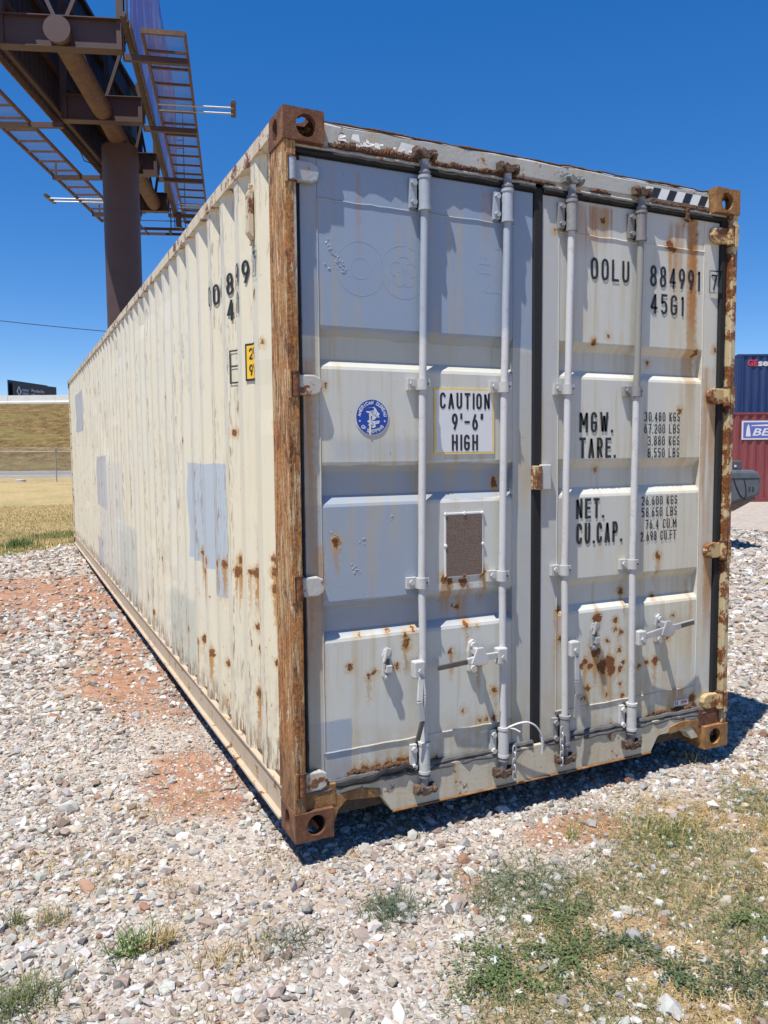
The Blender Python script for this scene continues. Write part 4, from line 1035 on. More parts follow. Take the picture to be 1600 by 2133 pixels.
def spaced(stops):
    out = [stops[0][0]]
    for (a, s0), (b, s1) in zip(stops[:-1], stops[1:]):
        n = max(1, int(round((b-a)/((s0+s1)/2)))); t = np.arange(1, n+1)/n
        if s0 == s1: out += list(a+(b-a)*t)
        else: k = s1/s0; out += list(a+(b-a)*(k**t-1)/(k-1))
    return np.array(out)
gx = spaced([(-900, 90), (-60, 9), (-12, 1.2), (-3.2, .07), (4.2, .07), (14, .5), (60, 6), (900, 90)])
gy = spaced([(-300, 60), (-30, 4), (-4.5, .3), (-2.2, .06), (3.0, .06), (13.5, .12), (30, .8), (90, 5), (900, 90)])
GX, GY = np.meshgrid(gx, gy); GZ = gz(GX, GY)
di = dirt_f(GX, GY); la = lawn_f(GX, GY); we = weed_f(GX, GY)
nx = len(gx); idx = np.arange(GX.size).reshape(GX.shape)
quads = np.stack([idx[:-1, :-1], idx[:-1, 1:], idx[1:, 1:], idx[1:, :-1]], -1).reshape(-1, 4)

m = NT('gravel_ground', .9, 0, .25); o = m.oc()
zone = m.n('ShaderNodeAttribute'); zone.attribute_name = 'zone'; zr, zg, zb = [q for q in m.n('ShaderNodeSeparateColor').outputs]
sc = zr.node; m.t.links.new(zone.outputs['Color'], sc.inputs[0])
n1 = m.noise(o, 1.4, 5, .6); n2 = m.noise(o, 12, 5, .65); n3 = m.noise(o, 70, 4, .6)
def pebble(scale, cols):
    v = m.n('ShaderNodeTexVoronoi'); m.put(v.inputs['Vector'], m.V('ADD', o, m.V('MULTIPLY', m.noise(o, scale*.8, 2, .5, out=1), (.4/scale,)*3))); v.inputs['Scale'].default_value = scale
    s = m.n('ShaderNodeSeparateColor'); m.t.links.new(v.outputs['Color'], s.inputs[0])
    return m.ramp(s.outputs[0], cols), v.outputs['Distance']
STN = [(0, (.20, .17, .145)), (.2, (.41, .375, .33)), (.45, (.385, .31, .25)), (.6, (.48, .45, .405)), (.8, (.30, .24, .195)), (1, (.53, .50, .455))]
c1_, d1_ = pebble(44, STN); c2_, d2_ = pebble(95, STN)
c3_, d3_ = pebble(15, STN); gr = m.mix(m.step(n2, .42, .6), c1_, c2_); fx_ = m.n('ShaderNodeSeparateXYZ'); m.t.links.new(o, fx_.inputs[0]); gr = m.mix(m.step(fx_.outputs[0], 5.0, 9.0, 0.0, .6), gr, c3_)
gr = m.mix(m.M('MULTIPLY', m.step(n1, .42, .66), .5), gr, (.385, .295, .215))
rd = m.ramp(m.M('ADD', m.M('MULTIPLY', n2, .6), m.M('MULTIPLY', n3, .4)), [(.30, (.13, .055, .030)), (.5, (.32, .175, .11)), (.7, (.47, .315, .215))])
dm = m.step(m.M('ADD', zr, m.M('MULTIPLY', m.M('SUBTRACT', n2, .5), .55)), .22, .55)
col = m.mix(dm, gr, rd)
# lawn: straw with green tufts
vz = m.V('MULTIPLY', o, (1.0, .45, 1.0)); g1 = m.noise(vz, .55, 4, .6); g2 = m.noise(vz, 7, 5, .7); g3 = m.noise(m.V('MULTIPLY', o, (1.0, .5, 1.0)), 38, 4, .7)
straw = m.ramp(m.M('ADD', m.M('MULTIPLY', g2, .55), m.M('MULTIPLY', g3, .45)), [(.32, (.19, .13, .055)), (.5, (.40, .30, .14)), (.68, (.54, .44, .23))])
green = m.ramp(g3, [(.3, (.055, .075, .02)), (.7, (.17, .19, .055))])
near = m.n('ShaderNodeSeparateXYZ'); m.t.links.new(o, near.inputs[0])
gm = m.M('MULTIPLY', m.step(m.M('ADD', g1, m.M('MULTIPLY', m.M('SUBTRACT', g2, .5), .5)), .47, .62), m.step(near.outputs[1], 30, 14, .25, 1.0))
lw = m.mix(m.M('MULTIPLY', gm, .85), straw, green)
col = m.mix(m.step(m.M('ADD', zg, m.M('MULTIPLY', m.M('SUBTRACT', n3, .5), .3)), .35, .6), col, lw)
thatch = m.ramp(m.M('ADD', m.M('MULTIPLY', n2, .5), m.M('MULTIPLY', n3, .5)), [(.35, (.15, .10, .045)), (.5, (.33, .22, .11)), (.65, (.46, .36, .20))])
col = m.mix(m.M('MULTIPLY', m.step(m.M('ADD', zb, m.M('MULTIPLY', m.M('SUBTRACT', n2, .5), .5)), .45, .8), .75), col, thatch)
m.color(col)
m.bump(m.M('ADD', m.M('MULTIPLY', d1_, -.55), m.M('ADD', m.M('MULTIPLY', d2_, -.3), m.M('MULTIPLY', n3, .35))), .9, .016)
M_ground = m.mat
gme = np_mesh('ground', np.stack([GX, GY, GZ], -1).reshape(-1, 3), quads=quads, mat=M_ground, attrs={'zone': np.stack([di, la, we], -1).reshape(-1, 3)})
gme.polygons.foreach_set('use_smooth', np.ones(len(gme.polygons), bool))
tag(link_mesh('ground', gme), 'pale gravel yard with red dirt patches and a dry lawn beyond', kind='structure')

# ------------------------------------------------------------------ loose stones
AX = np.array([math.sin(YAW), math.cos(YAW)])
def in_view(x, y, half=55):
    dx, dy = x-CAM[0], y-CAM[1]; a = np.degrees(np.arctan2(dx, dy))-math.degrees(YAW); return np.abs(a) < half
ic = np.array([(-1,1.618,0),(1,1.618,0),(-1,-1.618,0),(1,-1.618,0),(0,-1,1.618),(0,1,1.618),(0,-1,-1.618),(0,1,-1.618),(1.618,0,-1),(1.618,0,1),(-1.618,0,-1),(-1.618,0,1)])/1.9
def stones(n, rad, x, y, pal, sink=.25, zoff=0.0):
    R = RNG
    ang = R.uniform(0, 2*PI, n); tilt = R.normal(0, .35, n); tl2 = R.normal(0, .35, n)
    sc = np.stack([R.uniform(.75, 1.45, n), R.uniform(.6, 1.1, n), R.uniform(.40, .85, n)], -1)*rad[:, None]
    # faceted shapes: chop the icosahedron by random planes
    V = np.tile(ic, (n, 1, 1))*(1+R.uniform(-.24, .24, (n, 12, 1)))
    for k in range(2):
        nrm = R.normal(0, 1, (n, 3)); nrm /= np.linalg.norm(nrm, axis=1)[:, None]; c = R.uniform(.35, .7, n)
        dp = np.einsum('nij,nj->ni', V, nrm); V = V-np.maximum(dp-c[:, None], 0)[..., None]*nrm[:, None, :]
    V = V*sc[:, None, :]
    ca, sa = np.cos(ang), np.sin(ang); ct, st = np.cos(tilt), np.sin(tilt); c2, s2 = np.cos(tl2), np.sin(tl2)
    X, Y, Z = V[..., 0], V[..., 1], V[..., 2]
    Y, Z = Y*ct[:, None]-Z*st[:, None], Y*st[:, None]+Z*ct[:, None]
    X, Z = X*c2[:, None]+Z*s2[:, None], -X*s2[:, None]+Z*c2[:, None]
    X, Y = X*ca[:, None]-Y*sa[:, None], X*sa[:, None]+Y*ca[:, None]
    z0 = gz(x, y)+sc[:, 2]*(1-2*sink)*.55+zoff
    V = np.stack([X+x[:, None], Y+y[:, None], Z+z0[:, None]], -1).reshape(-1, 3)
    T = (np.array(ICO)[None]+(np.arange(n)*12)[:, None, None]).reshape(-1, 3)
    pk = R.choice(len(pal), n, p=[p for p, c in pal]); C = np.array([c for p, c in pal])[pk]*R.uniform(.50, 1.0, (n, 1))*R.uniform(.965, 1.035, (n, 3))
    return V, T, np.repeat(np.clip(C, 0, .85), 12, 0)
PAL = [(.40, (.60, .575, .535)), (.17, (.50, .485, .455)), (.18, (.48, .40, .335)), (.12, (.37, .285, .23)), (.07, (.27, .25, .23)), (.04, (.50, .41, .29)), (.02, (.32, .18, .12))]
m = NT('gravel_stone', .85, 0, .3); o = m.oc()
c = m.attr('tone', 'Color'); k = m.noise(o, 90, 4, .65)
m.color(m.mix(.55, c, m.mix(k, (.55, .52, .48), (1.35, 1.35, 1.35)), 'MULTIPLY')); m.bump(k, .4, .003); M_stone = m.mat
def stone_field(name, label, N, dens, rmean, rsig, lo, hi, bounds, far, smin=0):
    x = RNG.uniform(bounds[0], bounds[1], N); y = RNG.uniform(bounds[2], bounds[3], N)
    dist = np.hypot(x-CAM[0], y-CAM[1])
    inside = (x > .12) & (x < 2.32) & (y > .9) & (y < 12)
    p = dens(x, y, dist)
    keep = (RNG.uniform(0, 1, N) < p) & in_view(x, y) & (dist > 1.0) & ~inside
    x, y, dist = x[keep], y[keep], dist[keep]; n = len(x)
    r = np.clip(np.exp(RNG.normal(math.log(rmean), rsig, n)), lo, hi)*np.clip(dist/far, 1, 1.9)
    V, T, C = stones(n, r, x, y, PAL)
    me = np_mesh(name, V, tris=T, mat=M_stone, attrs={'tone': C})
    tag(link_mesh(name, me), label, 'gravel', kind='stuff'); return n
def dens_near(x, y, d):
    coarse = .30+.95*sstep(.38, .60, fbm(x*1.1, y*1.1, 90, 3))
    coarse = coarse*(1-.78*np.clip(gauss(x, y, -.22, 1.6, .26, 1.5)+gauss(x, y, -.30, .25, .28, .45)+.8*gauss(x, y, .42, -.40, .40, .16)+.7*gauss(x, y, -.5, 3.5, .5, .9), 0, 1)*sstep(.25, .5, fbm(x*3, y*3, 91, 3)))
    di = dirt_f(x, y); we = weed_f(x, y); la = lawn_f(x, y)
    return np.clip(coarse*(1-.72*sstep(.12, .7, di))*(1-.72*we)*(1-la), 0, 1)*np.clip((5.2/np.maximum(d, .1))**1.55, 0, 1)
n1_ = stone_field('gravel', 'loose angular white and tan gravel stones covering the yard', 165000, dens_near, .0120, .42, .006, .036, (-4.6, 4.6, -3.0, 6.6), 4.6)
n2_ = stone_field('gravel_bank', 'loose gravel stones further back along the container', 40000,
    lambda x, y, d: (1-.6*sstep(.15, .7, dirt_f(x, y)))*(1-lawn_f(x, y))*np.clip((7.5/d)**1.6, 0, 1)*.8, .019, .35, .010, .040, (-3.4, 4.6, 6.6, 14.5), 9)
n3_ = stone_field('fine_gravel', 'fine gravel chips scattered between the larger stones', 105000,
    lambda x, y, d: np.clip((4.0/np.maximum(d, .1))**2.2, 0, 1)*(1-.55*dirt_f(x, y))*(1-.65*weed_f(x, y)), .0062, .3, .003, .011, (-3.0, 3.6, -2.6, 2.8), 4)
n4_ = stone_field('yard_gravel', 'loose gravel stones across the yard right of the container', 45000,
    lambda x, y, d: (1-.5*sstep(.15, .6, dirt_f(x, y)))*np.clip((7.0/d)**1.5, 0, 1)*.9, .020, .35, .010, .040, (4.6, 13.0, -2.0, 10.0), 7)
print('stones', n1_, n2_, n3_)

# ------------------------------------------------------------------ grass
def blades(x, y, z, ln, w, lean, pal, seed):
    R = np.random.default_rng(seed); n = len(x); a = R.uniform(0, 2*PI, n)
    d = np.stack([np.cos(a), np.sin(a)], -1); s = np.stack([-d[:, 1], d[:, 0]], -1)*w[:, None]/2
    b = np.stack([x, y], -1); hz = ln*np.cos(lean); out = ln*np.sin(lean)
    m1 = b+d*(out*.35)[:, None]; m2 = b+d*out[:, None]+R.normal(0, .1, (n, 2))*ln[:, None]
    V = np.zeros((n, 5, 3))
    V[:, 0, :2] = b-s; V[:, 1, :2] = b+s; V[:, 2, :2] = m1+s*.8; V[:, 3, :2] = m1-s*.8; V[:, 4, :2] = m2
    V[:, :2, 2] = (z-.004)[:, None]; V[:, 2:4, 2] = (z+hz*.6)[:, None]; V[:, 4, 2] = z+hz
    k = np.arange(n)*5
    Q = np.stack([k, k+1, k+2, k+3], -1); T = np.stack([k+3, k+2, k+4], -1)
    C = np.array(pal)[R.integers(0, len(pal), n)]*R.uniform(.7, 1.25, (n, 1))
    return V.reshape(-1, 3), T, Q, np.repeat(C, 5, 0)
m = NT('grass_blade', .7, 0, .25); m.color(m.attr('tone', 'Color')); m.b.inputs['Subsurface Weight'].default_value = 0.0
tr = m.n('ShaderNodeBsdfTranslucent'); m.put(tr.inputs[0], m.attr('tone', 'Color')); mx = m.n('ShaderNodeMixShader'); mx.inputs[0].default_value = .3
m.t.links.new(m.b.outputs[0], mx.inputs[1]); m.t.links.new(tr.outputs[0], mx.inputs[2]); m.t.links.new(mx.outputs[0], m.t.nodes['Material Output'].inputs['Surface']); M_blade = m.mat
STRAW = [(.52, .40, .19), (.44, .31, .13), (.60, .48, .26), (.36, .25, .11), (.40, .33, .13)]
GREEN = [(.15, .19, .075), (.19, .225, .09), (.13, .165, .08), (.25, .25, .11), (.17, .19, .10)]
def grass(name, label, x, y, l0, l1, w, lean0, lean1, pal, seed, kind='stuff', cat='grass'):
    R = np.random.default_rng(seed); n = len(x)
    V, T, Q, C = blades(x, y, gz(x, y)+.004, R.uniform(l0, l1, n), R.uniform(.6, 1.3, n)*w, R.uniform(lean0, lean1, n), pal, seed+1)
    me = np_mesh(name, V, tris=T, quads=Q, mat=M_blade, attrs={'tone': C}); return tag(link_mesh(name, me), label, cat, kind=kind)
def scatter(N, b, f, seed):
    R = np.random.default_rng(seed); x = R.uniform(b[0], b[1], N); y = R.uniform(b[2], b[3], N); k = (R.uniform(0, 1, N) < f(x, y)) & in_view(x, y, 42); return x[k], y[k]
gmask = lambda x, y: sstep(.44, .55, fbm(x*3.3+3, y*3.3, 81, 4))
x, y = scatter(120000, (-.1, 3.6, -2.0, .35), lambda x, y: weed_f(x, y)*(.22+.78*(1-gmask(x, y)))*(.35+.9*sstep(.4, .6, fbm(x*7, y*7, 83, 3))), 5)
grass('dry_grass', 'short dry straw grass in front of the right door', x, y, .015, .05, .0028, .9, 1.53, STRAW, 6)
x, y = scatter(80000, (-.1, 3.6, -2.0, .25), lambda x, y: weed_f(x, y)*gmask(x, y)*.85, 7)
grass('green_grass', 'green wiry grass growing through the gravel before the right door', x, y, .02, .055, .0030, .9, 1.5, GREEN, 8)
# sparse straw between the stones on the left
x, y = scatter(26000, (-1.6, .6, -.95, .9), lambda x, y: .5*sstep(.60, .72, fbm(x*4.2, y*4.2, 86, 3)), 9)
grass('straw_wisps', 'sparse straw wisps between the white gravel stones', x, y, .02, .06, .0026, .6, 1.4, STRAW, 10)
# lawn behind the gravel
x, y = scatter(130000, (-6, 3.2, 10, 26), lambda x, y: lawn_f(x, y)*np.clip((13/np.maximum(y+3, 1))**1.2, 0, 1), 12)
gm_ = sstep(.50, .60, fbm(x*.5, y*.28, 95, 3))*sstep(24, 15, y)
gsel = np.random.default_rng(3).uniform(0, 1, len(x)) < gm_*.8
grass('lawn', 'dry straw-coloured lawn behind the gravel', x[~gsel], y[~gsel], .03, .09, .010, .5, 1.3, STRAW, 13)
grass('lawn_green', 'green strip of the lawn beside the far end of the container', x[gsel], y[gsel], .03, .10, .010, .3, 1.1, [(.12, .155, .05), (.16, .18, .06), (.20, .20, .07)], 14)
# individual tufts and weeds
def tuft(name, label, px, py, n, spread, l0, l1, w, pal, seed, lean=(.2, 1.2), cat='grass'):
    c = onz(px, py, -.1); R = np.random.default_rng(seed)
    x = R.normal(0, spread, n); y = R.normal(0, spread*.8, n); z = gz(x+c[0], y+c[1])-float(gz(c[0], c[1]))
    V, T, Q, C = blades(x, y, z, R.uniform(l0, l1, n), R.uniform(.6, 1.3, n)*w, R.uniform(lean[0], lean[1], n), pal, seed+5)
    me = np_mesh(name, V, tris=T, quads=Q, mat=M_blade, attrs={'tone': C}); ob = link_mesh(name, me); ob.location = (c[0], c[1], float(gz(c[0], c[1]))+.004); return tag(ob, label, cat)
tuft('grass_tuft', 'small dark green grass tuft among white stones, left of a straw tuft', 28, 1930, 50, .018, .04, .10, .0035, GREEN, 101)
tuft('grass_tuft', 'sparse upright grass tuft with straw at its foot among white stones', 112, 1925, 60, .022, .04, .10, .003, GREEN[:2]+STRAW[:2], 102)
tuft('grass_tuft', 'bright green sprawling grass tuft with straw on its right side', 275, 1985, 100, .035, .05, .12, .005, [(.13, .22, .05), (.10, .17, .04), (.16, .22, .06)], 103, (.7, 1.4))
tuft('grass_tuft', 'straw-coloured grass tuft beside the bright green one', 335, 1970, 120, .030, .04, .10, .0035, STRAW, 104, (.4, 1.3))
tuft('grass_tuft', 'dense dark green grass clump sprawling over gravel', 35, 2095, 420, .060, .04, .10, .0035, GREEN, 105, (.6, 1.45))
tuft('grass_tuft', 'low blue-green wiry grass tuft on gravel before the left door', 812, 1895, 520, .060, .03, .09, .0032, [(.13, .17, .10), (.15, .19, .12), (.11, .14, .085)], 106, (1.0, 1.54))
tuft('grass_tuft', 'large blue-green grass clump before the right door', 1090, 1850, 1300, .14, .03, .08, .0030, [(.13, .17, .095), (.16, .20, .11), (.11, .145, .075)], 107, (1.0, 1.54))
tuft('grass_tuft', 'green and straw grass clump with long blades near the container shadow', 1390, 1740, 420, .085, .03, .09, .0034, [(.16, .20, .06), (.11, .16, .05), (.45, .38, .16)], 108, (.7, 1.5))
tuft('grass_tuft', 'small yellow-green grass sprig on red dirt before the doors', 1190, 1745, 40, .022, .04, .10, .003, [(.30, .32, .09), (.42, .38, .14)], 109)
tuft('grass_tuft', 'thin yellowing grass sprig by the shadow of the right corner', 1440, 1588, 46, .035, .03, .09, .003, [(.36, .33, .12), (.45, .36, .14)], 110)
tuft('grass_tuft', 'flat grey-green grass tuft on gravel below the left corner', 600, 1965, 210, .065, .03, .07, .003, [(.10, .125, .075), (.13, .15, .09)], 111, (.7, 1.45))
tuft('grass_tuft', 'straw tuft in white gravel below the left corner', 470, 2010, 220, .075, .03, .08, .003, STRAW, 112, (.5, 1.4))
tuft('grass_tuft', 'long-bladed green tuft at the foot of the gravel bank', 40, 1150, 260, .13, .08, .26, .012, [(.13, .20, .07), (.18, .25, .10)], 113, (.1, .8))
# broad-leaved weeds: many small leaves on low runners
def weed(px, py, n, spread, seed, label, col):
    c = onz(px, py, -.1); R = np.random.default_rng(seed); root = thing('leafy_weed', label, 'weed', (c[0], c[1], float(gz(c[0], c[1]))+.004))
    nst = 26; st = MB(); tips = []
    for k in range(nst):
        a = R.uniform(0, 2*PI); L = spread*R.uniform(.5, 1.15); pts = []
        for i in range(5):
            t = i/4; x = L*t*math.cos(a+.4*t); y = L*t*math.sin(a+.4*t); pts.append((x, y, float(gz(c[0]+x, c[1]+y)-gz(c[0], c[1]))+.004+.010*math.sin(PI*t)))
        st.tube(pts, .0014, 4); tips.append(pts)
    st.build('stem', plain('weed_stem', (.16, .17, .07), .6), root, recalc=False)
    vs = []; C = []
    for i in range(n):
        pts = tips[R.integers(0, nst)]; t = R.uniform(.1, 1)*4; j = min(int(t), 3); f = t-j
        q = np.array(pts[j])*(1-f)+np.array(pts[j+1])*f+np.append(R.normal(0, .012, 2), R.uniform(-.004, .012))
        a = R.uniform(0, 2*PI); l = R.uniform(.007, .015); w = l*.38; up_ = R.uniform(-.2, .7); d = np.array([math.cos(a), math.sin(a), up_]); s = np.array([-math.sin(a), math.cos(a), R.uniform(-.3, .3)])
        vs += [q, q+d*l*.5+s*w, q+d*l, q+d*l*.5-s*w]; cc = np.array(col)*R.uniform(.65, 1.4); C += [cc]*4
    Q = np.arange(4*n).reshape(n, 4)
    link_mesh('leaves', np_mesh('leaves', np.array(vs), quads=Q, mat=M_blade, attrs={'tone': np.array(C)}), root)
for px, py, n, sp, sd, lb, col in ((1045, 2030, 1500, .12, 201, 'spreading leafy green weed on gravel, the broadest one', (.10, .17, .05)), (1190, 2000, 1300, .11, 202, 'leafy green weed growing between straw and white stones', (.095, .155, .05)),
        (1400, 2030, 800, .085, 203, 'small leafy weed in straw grass with a pale stone beside it', (.09, .14, .06)), (1180, 1910, 500, .07, 204, 'thin leafy weed behind the broad green weeds', (.11, .17, .06)),
        (1560, 1920, 500, .07, 205, 'small bright leafy weed in the dry straw grass', (.13, .20, .06)), (1290, 1965, 500, .075, 206, 'low leafy weed among loose pale stones and straw', (.08, .12, .06)), (1540, 2050, 700, .09, 207, 'dark leafy weed in dry straw grass', (.07, .105, .045))):
    weed(px, py, int(n*.62), sp*1.9, sd, lb, tuple(np.array(col)*.75+np.array((.035, .035, .022))))
# a few bigger individual rocks
def rock(px, py, r, label, col, seed):
    c = onz(px, py, -.1); g = RNG
    V, T, C = stones(1, np.array([r]), np.array([c[0]]), np.array([c[1]]), [(1.0, col)], .3)
    o3 = np.array([c[0], c[1], float(gz(c[0], c[1]))]); me = np_mesh('rock', V-o3, tris=T, mat=M_stone, attrs={'tone': C}); ob = link_mesh('rock', me); ob.location = o3
    bm = bmesh.new(); bm.from_mesh(me); bmesh.ops.bevel(bm, geom=bm.edges[:], offset=r*.07, segments=1, affect='EDGES'); bm.to_mesh(me); bm.free()
    return tag(ob, label, 'rock')
rock(150, 1685, .062, 'large pale grey rock lying on the gravel left of the container', (.52, .52, .50), 1)
rock(180, 1850, .045, 'long reddish brown rock lying among white gravel', (.36, .22, .15), 2)
rock(245, 1832, .032, 'bright white rock next to a reddish brown one', (.64, .63, .60), 3)
rock(1050, 1690, .034, 'pale grey rock lying in the container shadow before the doors', (.50, .50, .48), 4)
rock(1375, 1885, .030, 'white rock standing up in the weeds', (.62, .60, .56), 5)
rock(1395, 1985, .026, 'white rock in straw grass below the standing one', (.60, .58, .54), 6)
rock(1175, 1938, .026, 'pale rock between the green weeds', (.58, .54, .50), 7)
rock(830, 2115, .030, 'white rock at the edge of the weeds on gravel', (.62, .60, .56), 8)
rock(1510, 2100, .026, 'pale rock lying in dry straw grass', (.56, .52, .46), 9)
rock(1515, 1880, .034, 'flat tan rock in the dry grass', (.54, .48, .38), 10)
rock(1090, 1590, .030, 'grey rock under the door sill', (.46, .45, .42), 11)
# ================================================================== roadside billboard on a steel column
BT = math.atan2(.323, .946)
bb = thing('billboard', 'tall brown steel billboard with catwalks and floodlights on a thick column, behind the container', 'billboard', (2.30, 21.85, -.1), -BT)
M_brown = plain('brown_steel', (.070, .038, .036), .55, var=.25, scale=3, bump=.15, bscale=20)
M_brown2 = rusty('rusty_brown_steel', (.055, .028, .022), (.105, .052, .035), (.19, .095, .052), 9, .3, .7)
M_dark = plain('dark_brown_panel', (.04, .026, .025), .6, var=.3, scale=2)
# local frame: x = across (right), y = along the tube (away), z up from the ground
ZB = 10.6                                            # underside level
MB().tube([(0, 0, 0), (0, 0, 10.66)], .515, 40).build('column', M_brown, bb, smooth=True)
MB().tube([(0, -6.15, 10.85), (0, 6.1, 10.85)], .25, 28).build('torsion_tube', M_brown2, bb, smooth=True)
MB().tube([(0, -6.20, 10.85), (0, -6.15, 10.85)], .285, 28).build('tube_cap', M_brown, bb, smooth=True)
fs_ = lambda t: 1.20-.070*t                          # half spacing of the two sign faces along the tube
for t in (-5.85, -2.0, 2.0, 5.85):
    h = fs_(t)-.30; z0 = ZB-.02
    b = MB().box(-h, h, t-.012, t+.012, z0+.02, z0+.64).box(-h, h, t-.14, t+.14, z0, z0+.022).box(-h, h, t-.14, t+.14, z0+.64, z0+.662)
    for x in (-h+.01, h-.01): b.box(x-.008, x+.008, t-.12, t+.12, z0+.022, z0+.64)
    b.build('cross_beam', M_brown, bb)
# sign faces and their framing
m = NT('printed_vinyl', .4); o = m.oc(); X, Y, Z = m.sep(o)
w = m.noise(m.com(m.M('MULTIPLY', Y, .55), 0.0, m.M('MULTIPLY', Z, .35)), 1.0, 4, .6, 1.6)
m.color(m.ramp(w, [(.26, (.02, .04, .20)), (.42, (.06, .15, .46)), (.48, (.34, .34, .52)), (.52, (.30, .10, .28)), (.58, (.07, .16, .46)), (.70, (.45, .09, .18))])); M_vinyl = m.mat
FH = 4.45
for s, nm in ((1, 'sign_face'), (-1, 'sign_face')):
    P0 = Vector((s*fs_(-6.9), -6.9, 0)); P1 = Vector((s*fs_(6.9), 6.9, 0)); d = (P1-P0).normalized(); nrm = Vector((s*abs(d.y), -d.x*s, 0)).normalized()
    if nrm.x*s < 0: nrm = -nrm
    panel = MB()
    q = [P0, P1, P1-nrm*.05, P0-nrm*.05]
    panel.add([(*v.xy, ZB+.12) for v in q]+[(*v.xy, ZB+.12+FH) for v in q], [(0, 1, 2, 3), (4, 5, 6, 7), (0, 1, 5, 4), (1, 2, 6, 5), (2, 3, 7, 6), (3, 0, 4, 7)])
    f = panel.build(nm, M_vinyl, bb); tag(f, 'printed blue and magenta sign face' if s > 0 else 'sign face turned away, its brown back showing')
    bk = MB()
    for i in range(46):
        a = P0.lerp(P1, (i+.06)/46)-nrm*.06; c = P0.lerp(P1, (i+.94)/46)-nrm*.06
        bk.add([(*a.xy, ZB+.10), (*c.xy, ZB+.10), (*c.xy, ZB+.14+FH), (*a.xy, ZB+.14+FH), (*(a-nrm*.03).xy, ZB+.10), (*(c-nrm*.03).xy, ZB+.10), (*(c-nrm*.03).xy, ZB+.14+FH), (*(a-nrm*.03).xy, ZB+.14+FH)],
               [(0, 1, 2, 3), (4, 5, 6, 7), (0, 1, 5, 4), (3, 2, 6, 7), (0, 3, 7, 4), (1, 2, 6, 5)])
    bk.build('back_panel', M_dark, f)
    st = MB()
    for z in (.25, 1.3, 2.4, 3.5, 4.4): st.bar((*(P0-nrm*.16).xy, ZB+z), (*(P1-nrm*.16).xy, ZB+z), .12, .10)
    st.build('stringer', M_brown, f)
    ap = MB()                                        # apron strip below the face
    ap.bar((*(P0-nrm*.02).xy, ZB+.06), (*(P1-nrm*.02).xy, ZB+.06), .03, .16); ap.build('apron', M_brown2, f)
    # upright supports inside
    for t in (-5.85, -2.0, 2.0, 5.85):
        k = (t+6.9)/13.8; a = P0.lerp(P1, k)-nrm*.34
        MB().bar((a.x, t, ZB+.02), (a.x, t, ZB+4.5), .16, .16, (0, 1, 0)).build('upright', M_brown, bb)
        MB().bar((a.x, t, ZB+3.2), (a.x*.1, t, ZB+.66), .08, .08, (0, 1, 0)).build('brace', M_brown, bb)
    # catwalk along the foot of the face
    off0, off1 = (.22, 1.10) if s > 0 else (.58, 1.45)
    Q0 = P0+nrm*off0; Q1 = P1+nrm*off0; R0 = P0+nrm*off1; R1 = P1+nrm*off1; zc = ZB-.06
    cw = MB()
    cw.bar((*Q0.xy, zc), (*Q1.xy, zc), .06, .09).bar((*R0.xy, zc), (*R1.xy, zc), .06, .09).bar((*Q0.xy, zc), (*R0.xy, zc), .07, .10).bar((*Q1.xy, zc), (*R1.xy, zc), .07, .10)
    cat = cw.build('catwalk', M_brown2, bb)
    for i in range(1, 18):
        k = i/18; a = Q0.lerp(Q1, k); c = R0.lerp(R1, k); MB().bar((*a.xy, zc-.02), (*c.xy, zc-.02), .05, .05).build('cross_bar', M_brown2, cat)
    g = MB().add([(*Q0.xy, zc+.055), (*Q1.xy, zc+.055), (*R1.xy, zc+.055), (*R0.xy, zc+.055)], [(0, 1, 2, 3)])
    if s == 1:
        m = NT('steel_grating', .6, .3); o = m.oc(); X, Y, Z = m.sep(o)
        def bars(c, p, w): return m.M('LESS_THAN', m.M('FRACT', m.M('DIVIDE', c, p)), w)
        k1 = m.M('MAXIMUM', bars(m.M('ADD', X, Y), .055, .2), bars(m.M('SUBTRACT', X, Y), .055, .2))
        tr = m.n('ShaderNodeBsdfTransparent'); mx = m.n('ShaderNodeMixShader'); m.put(mx.inputs[0], k1)
        m.t.links.new(tr.outputs[0], mx.inputs[1]); m.t.links.new(m.b.outputs[0], mx.inputs[2]); m.t.links.new(mx.outputs[0], m.t.nodes['Material Output'].inputs['Surface']); m.color((.20, .16, .15)); M_grate = m.mat
    g.build('grating', M_grate, cat, recalc=False)
    for t in (-5.85, -2.0, 2.0, 5.85):
        k = (t+6.9)/13.8; a = P0.lerp(P1, k)-nrm*.3; c = R0.lerp(R1, k)
        MB().bar((*a.xy, zc-.08), (*c.xy, zc-.08), .12, .13).build('catwalk_bracket', M_brown, cat)
    # guard cable posts
    for t in (-6.7, -2.3, 2.3, 6.7) if s < 0 else ():
        k = (t+6.9)/13.8; c = R0.lerp(R1, k)
        MB().bar((*c.xy, zc), (*c.xy, zc+.55), .05, .05).build('guard_post', M_brown, cat)
    # floodlights on twin arms
    for t in ((-3.35, 4.7) if s > 0 else (4.4,)):
        k = (t+6.9)/13.8; a = Q0.lerp(Q1, k); e = a+nrm*1.86
        arm = MB()
        for dt in (-.17, .17): arm.tube([(*(a+d*dt).xy, zc-.05), (*(e+d*dt).xy, zc-.02)], .024, 8)
        fl = arm.build('light_arm', M_galv, bb, smooth=True)
        hd = MB().prism([(-.06, -.02), (.06, -.03), (.08, .03), (.03, .09), (-.05, .07)], -.42, .42, 'xz')
        h = hd.build('floodlight', M_brown, bb, bevel=.01); h.location = (e.x, e.y, zc); h.rotation_euler = (0, 0, math.atan2(d.y, d.x)-PI/2); tag(h, 'slim floodlight on twin steel arms')
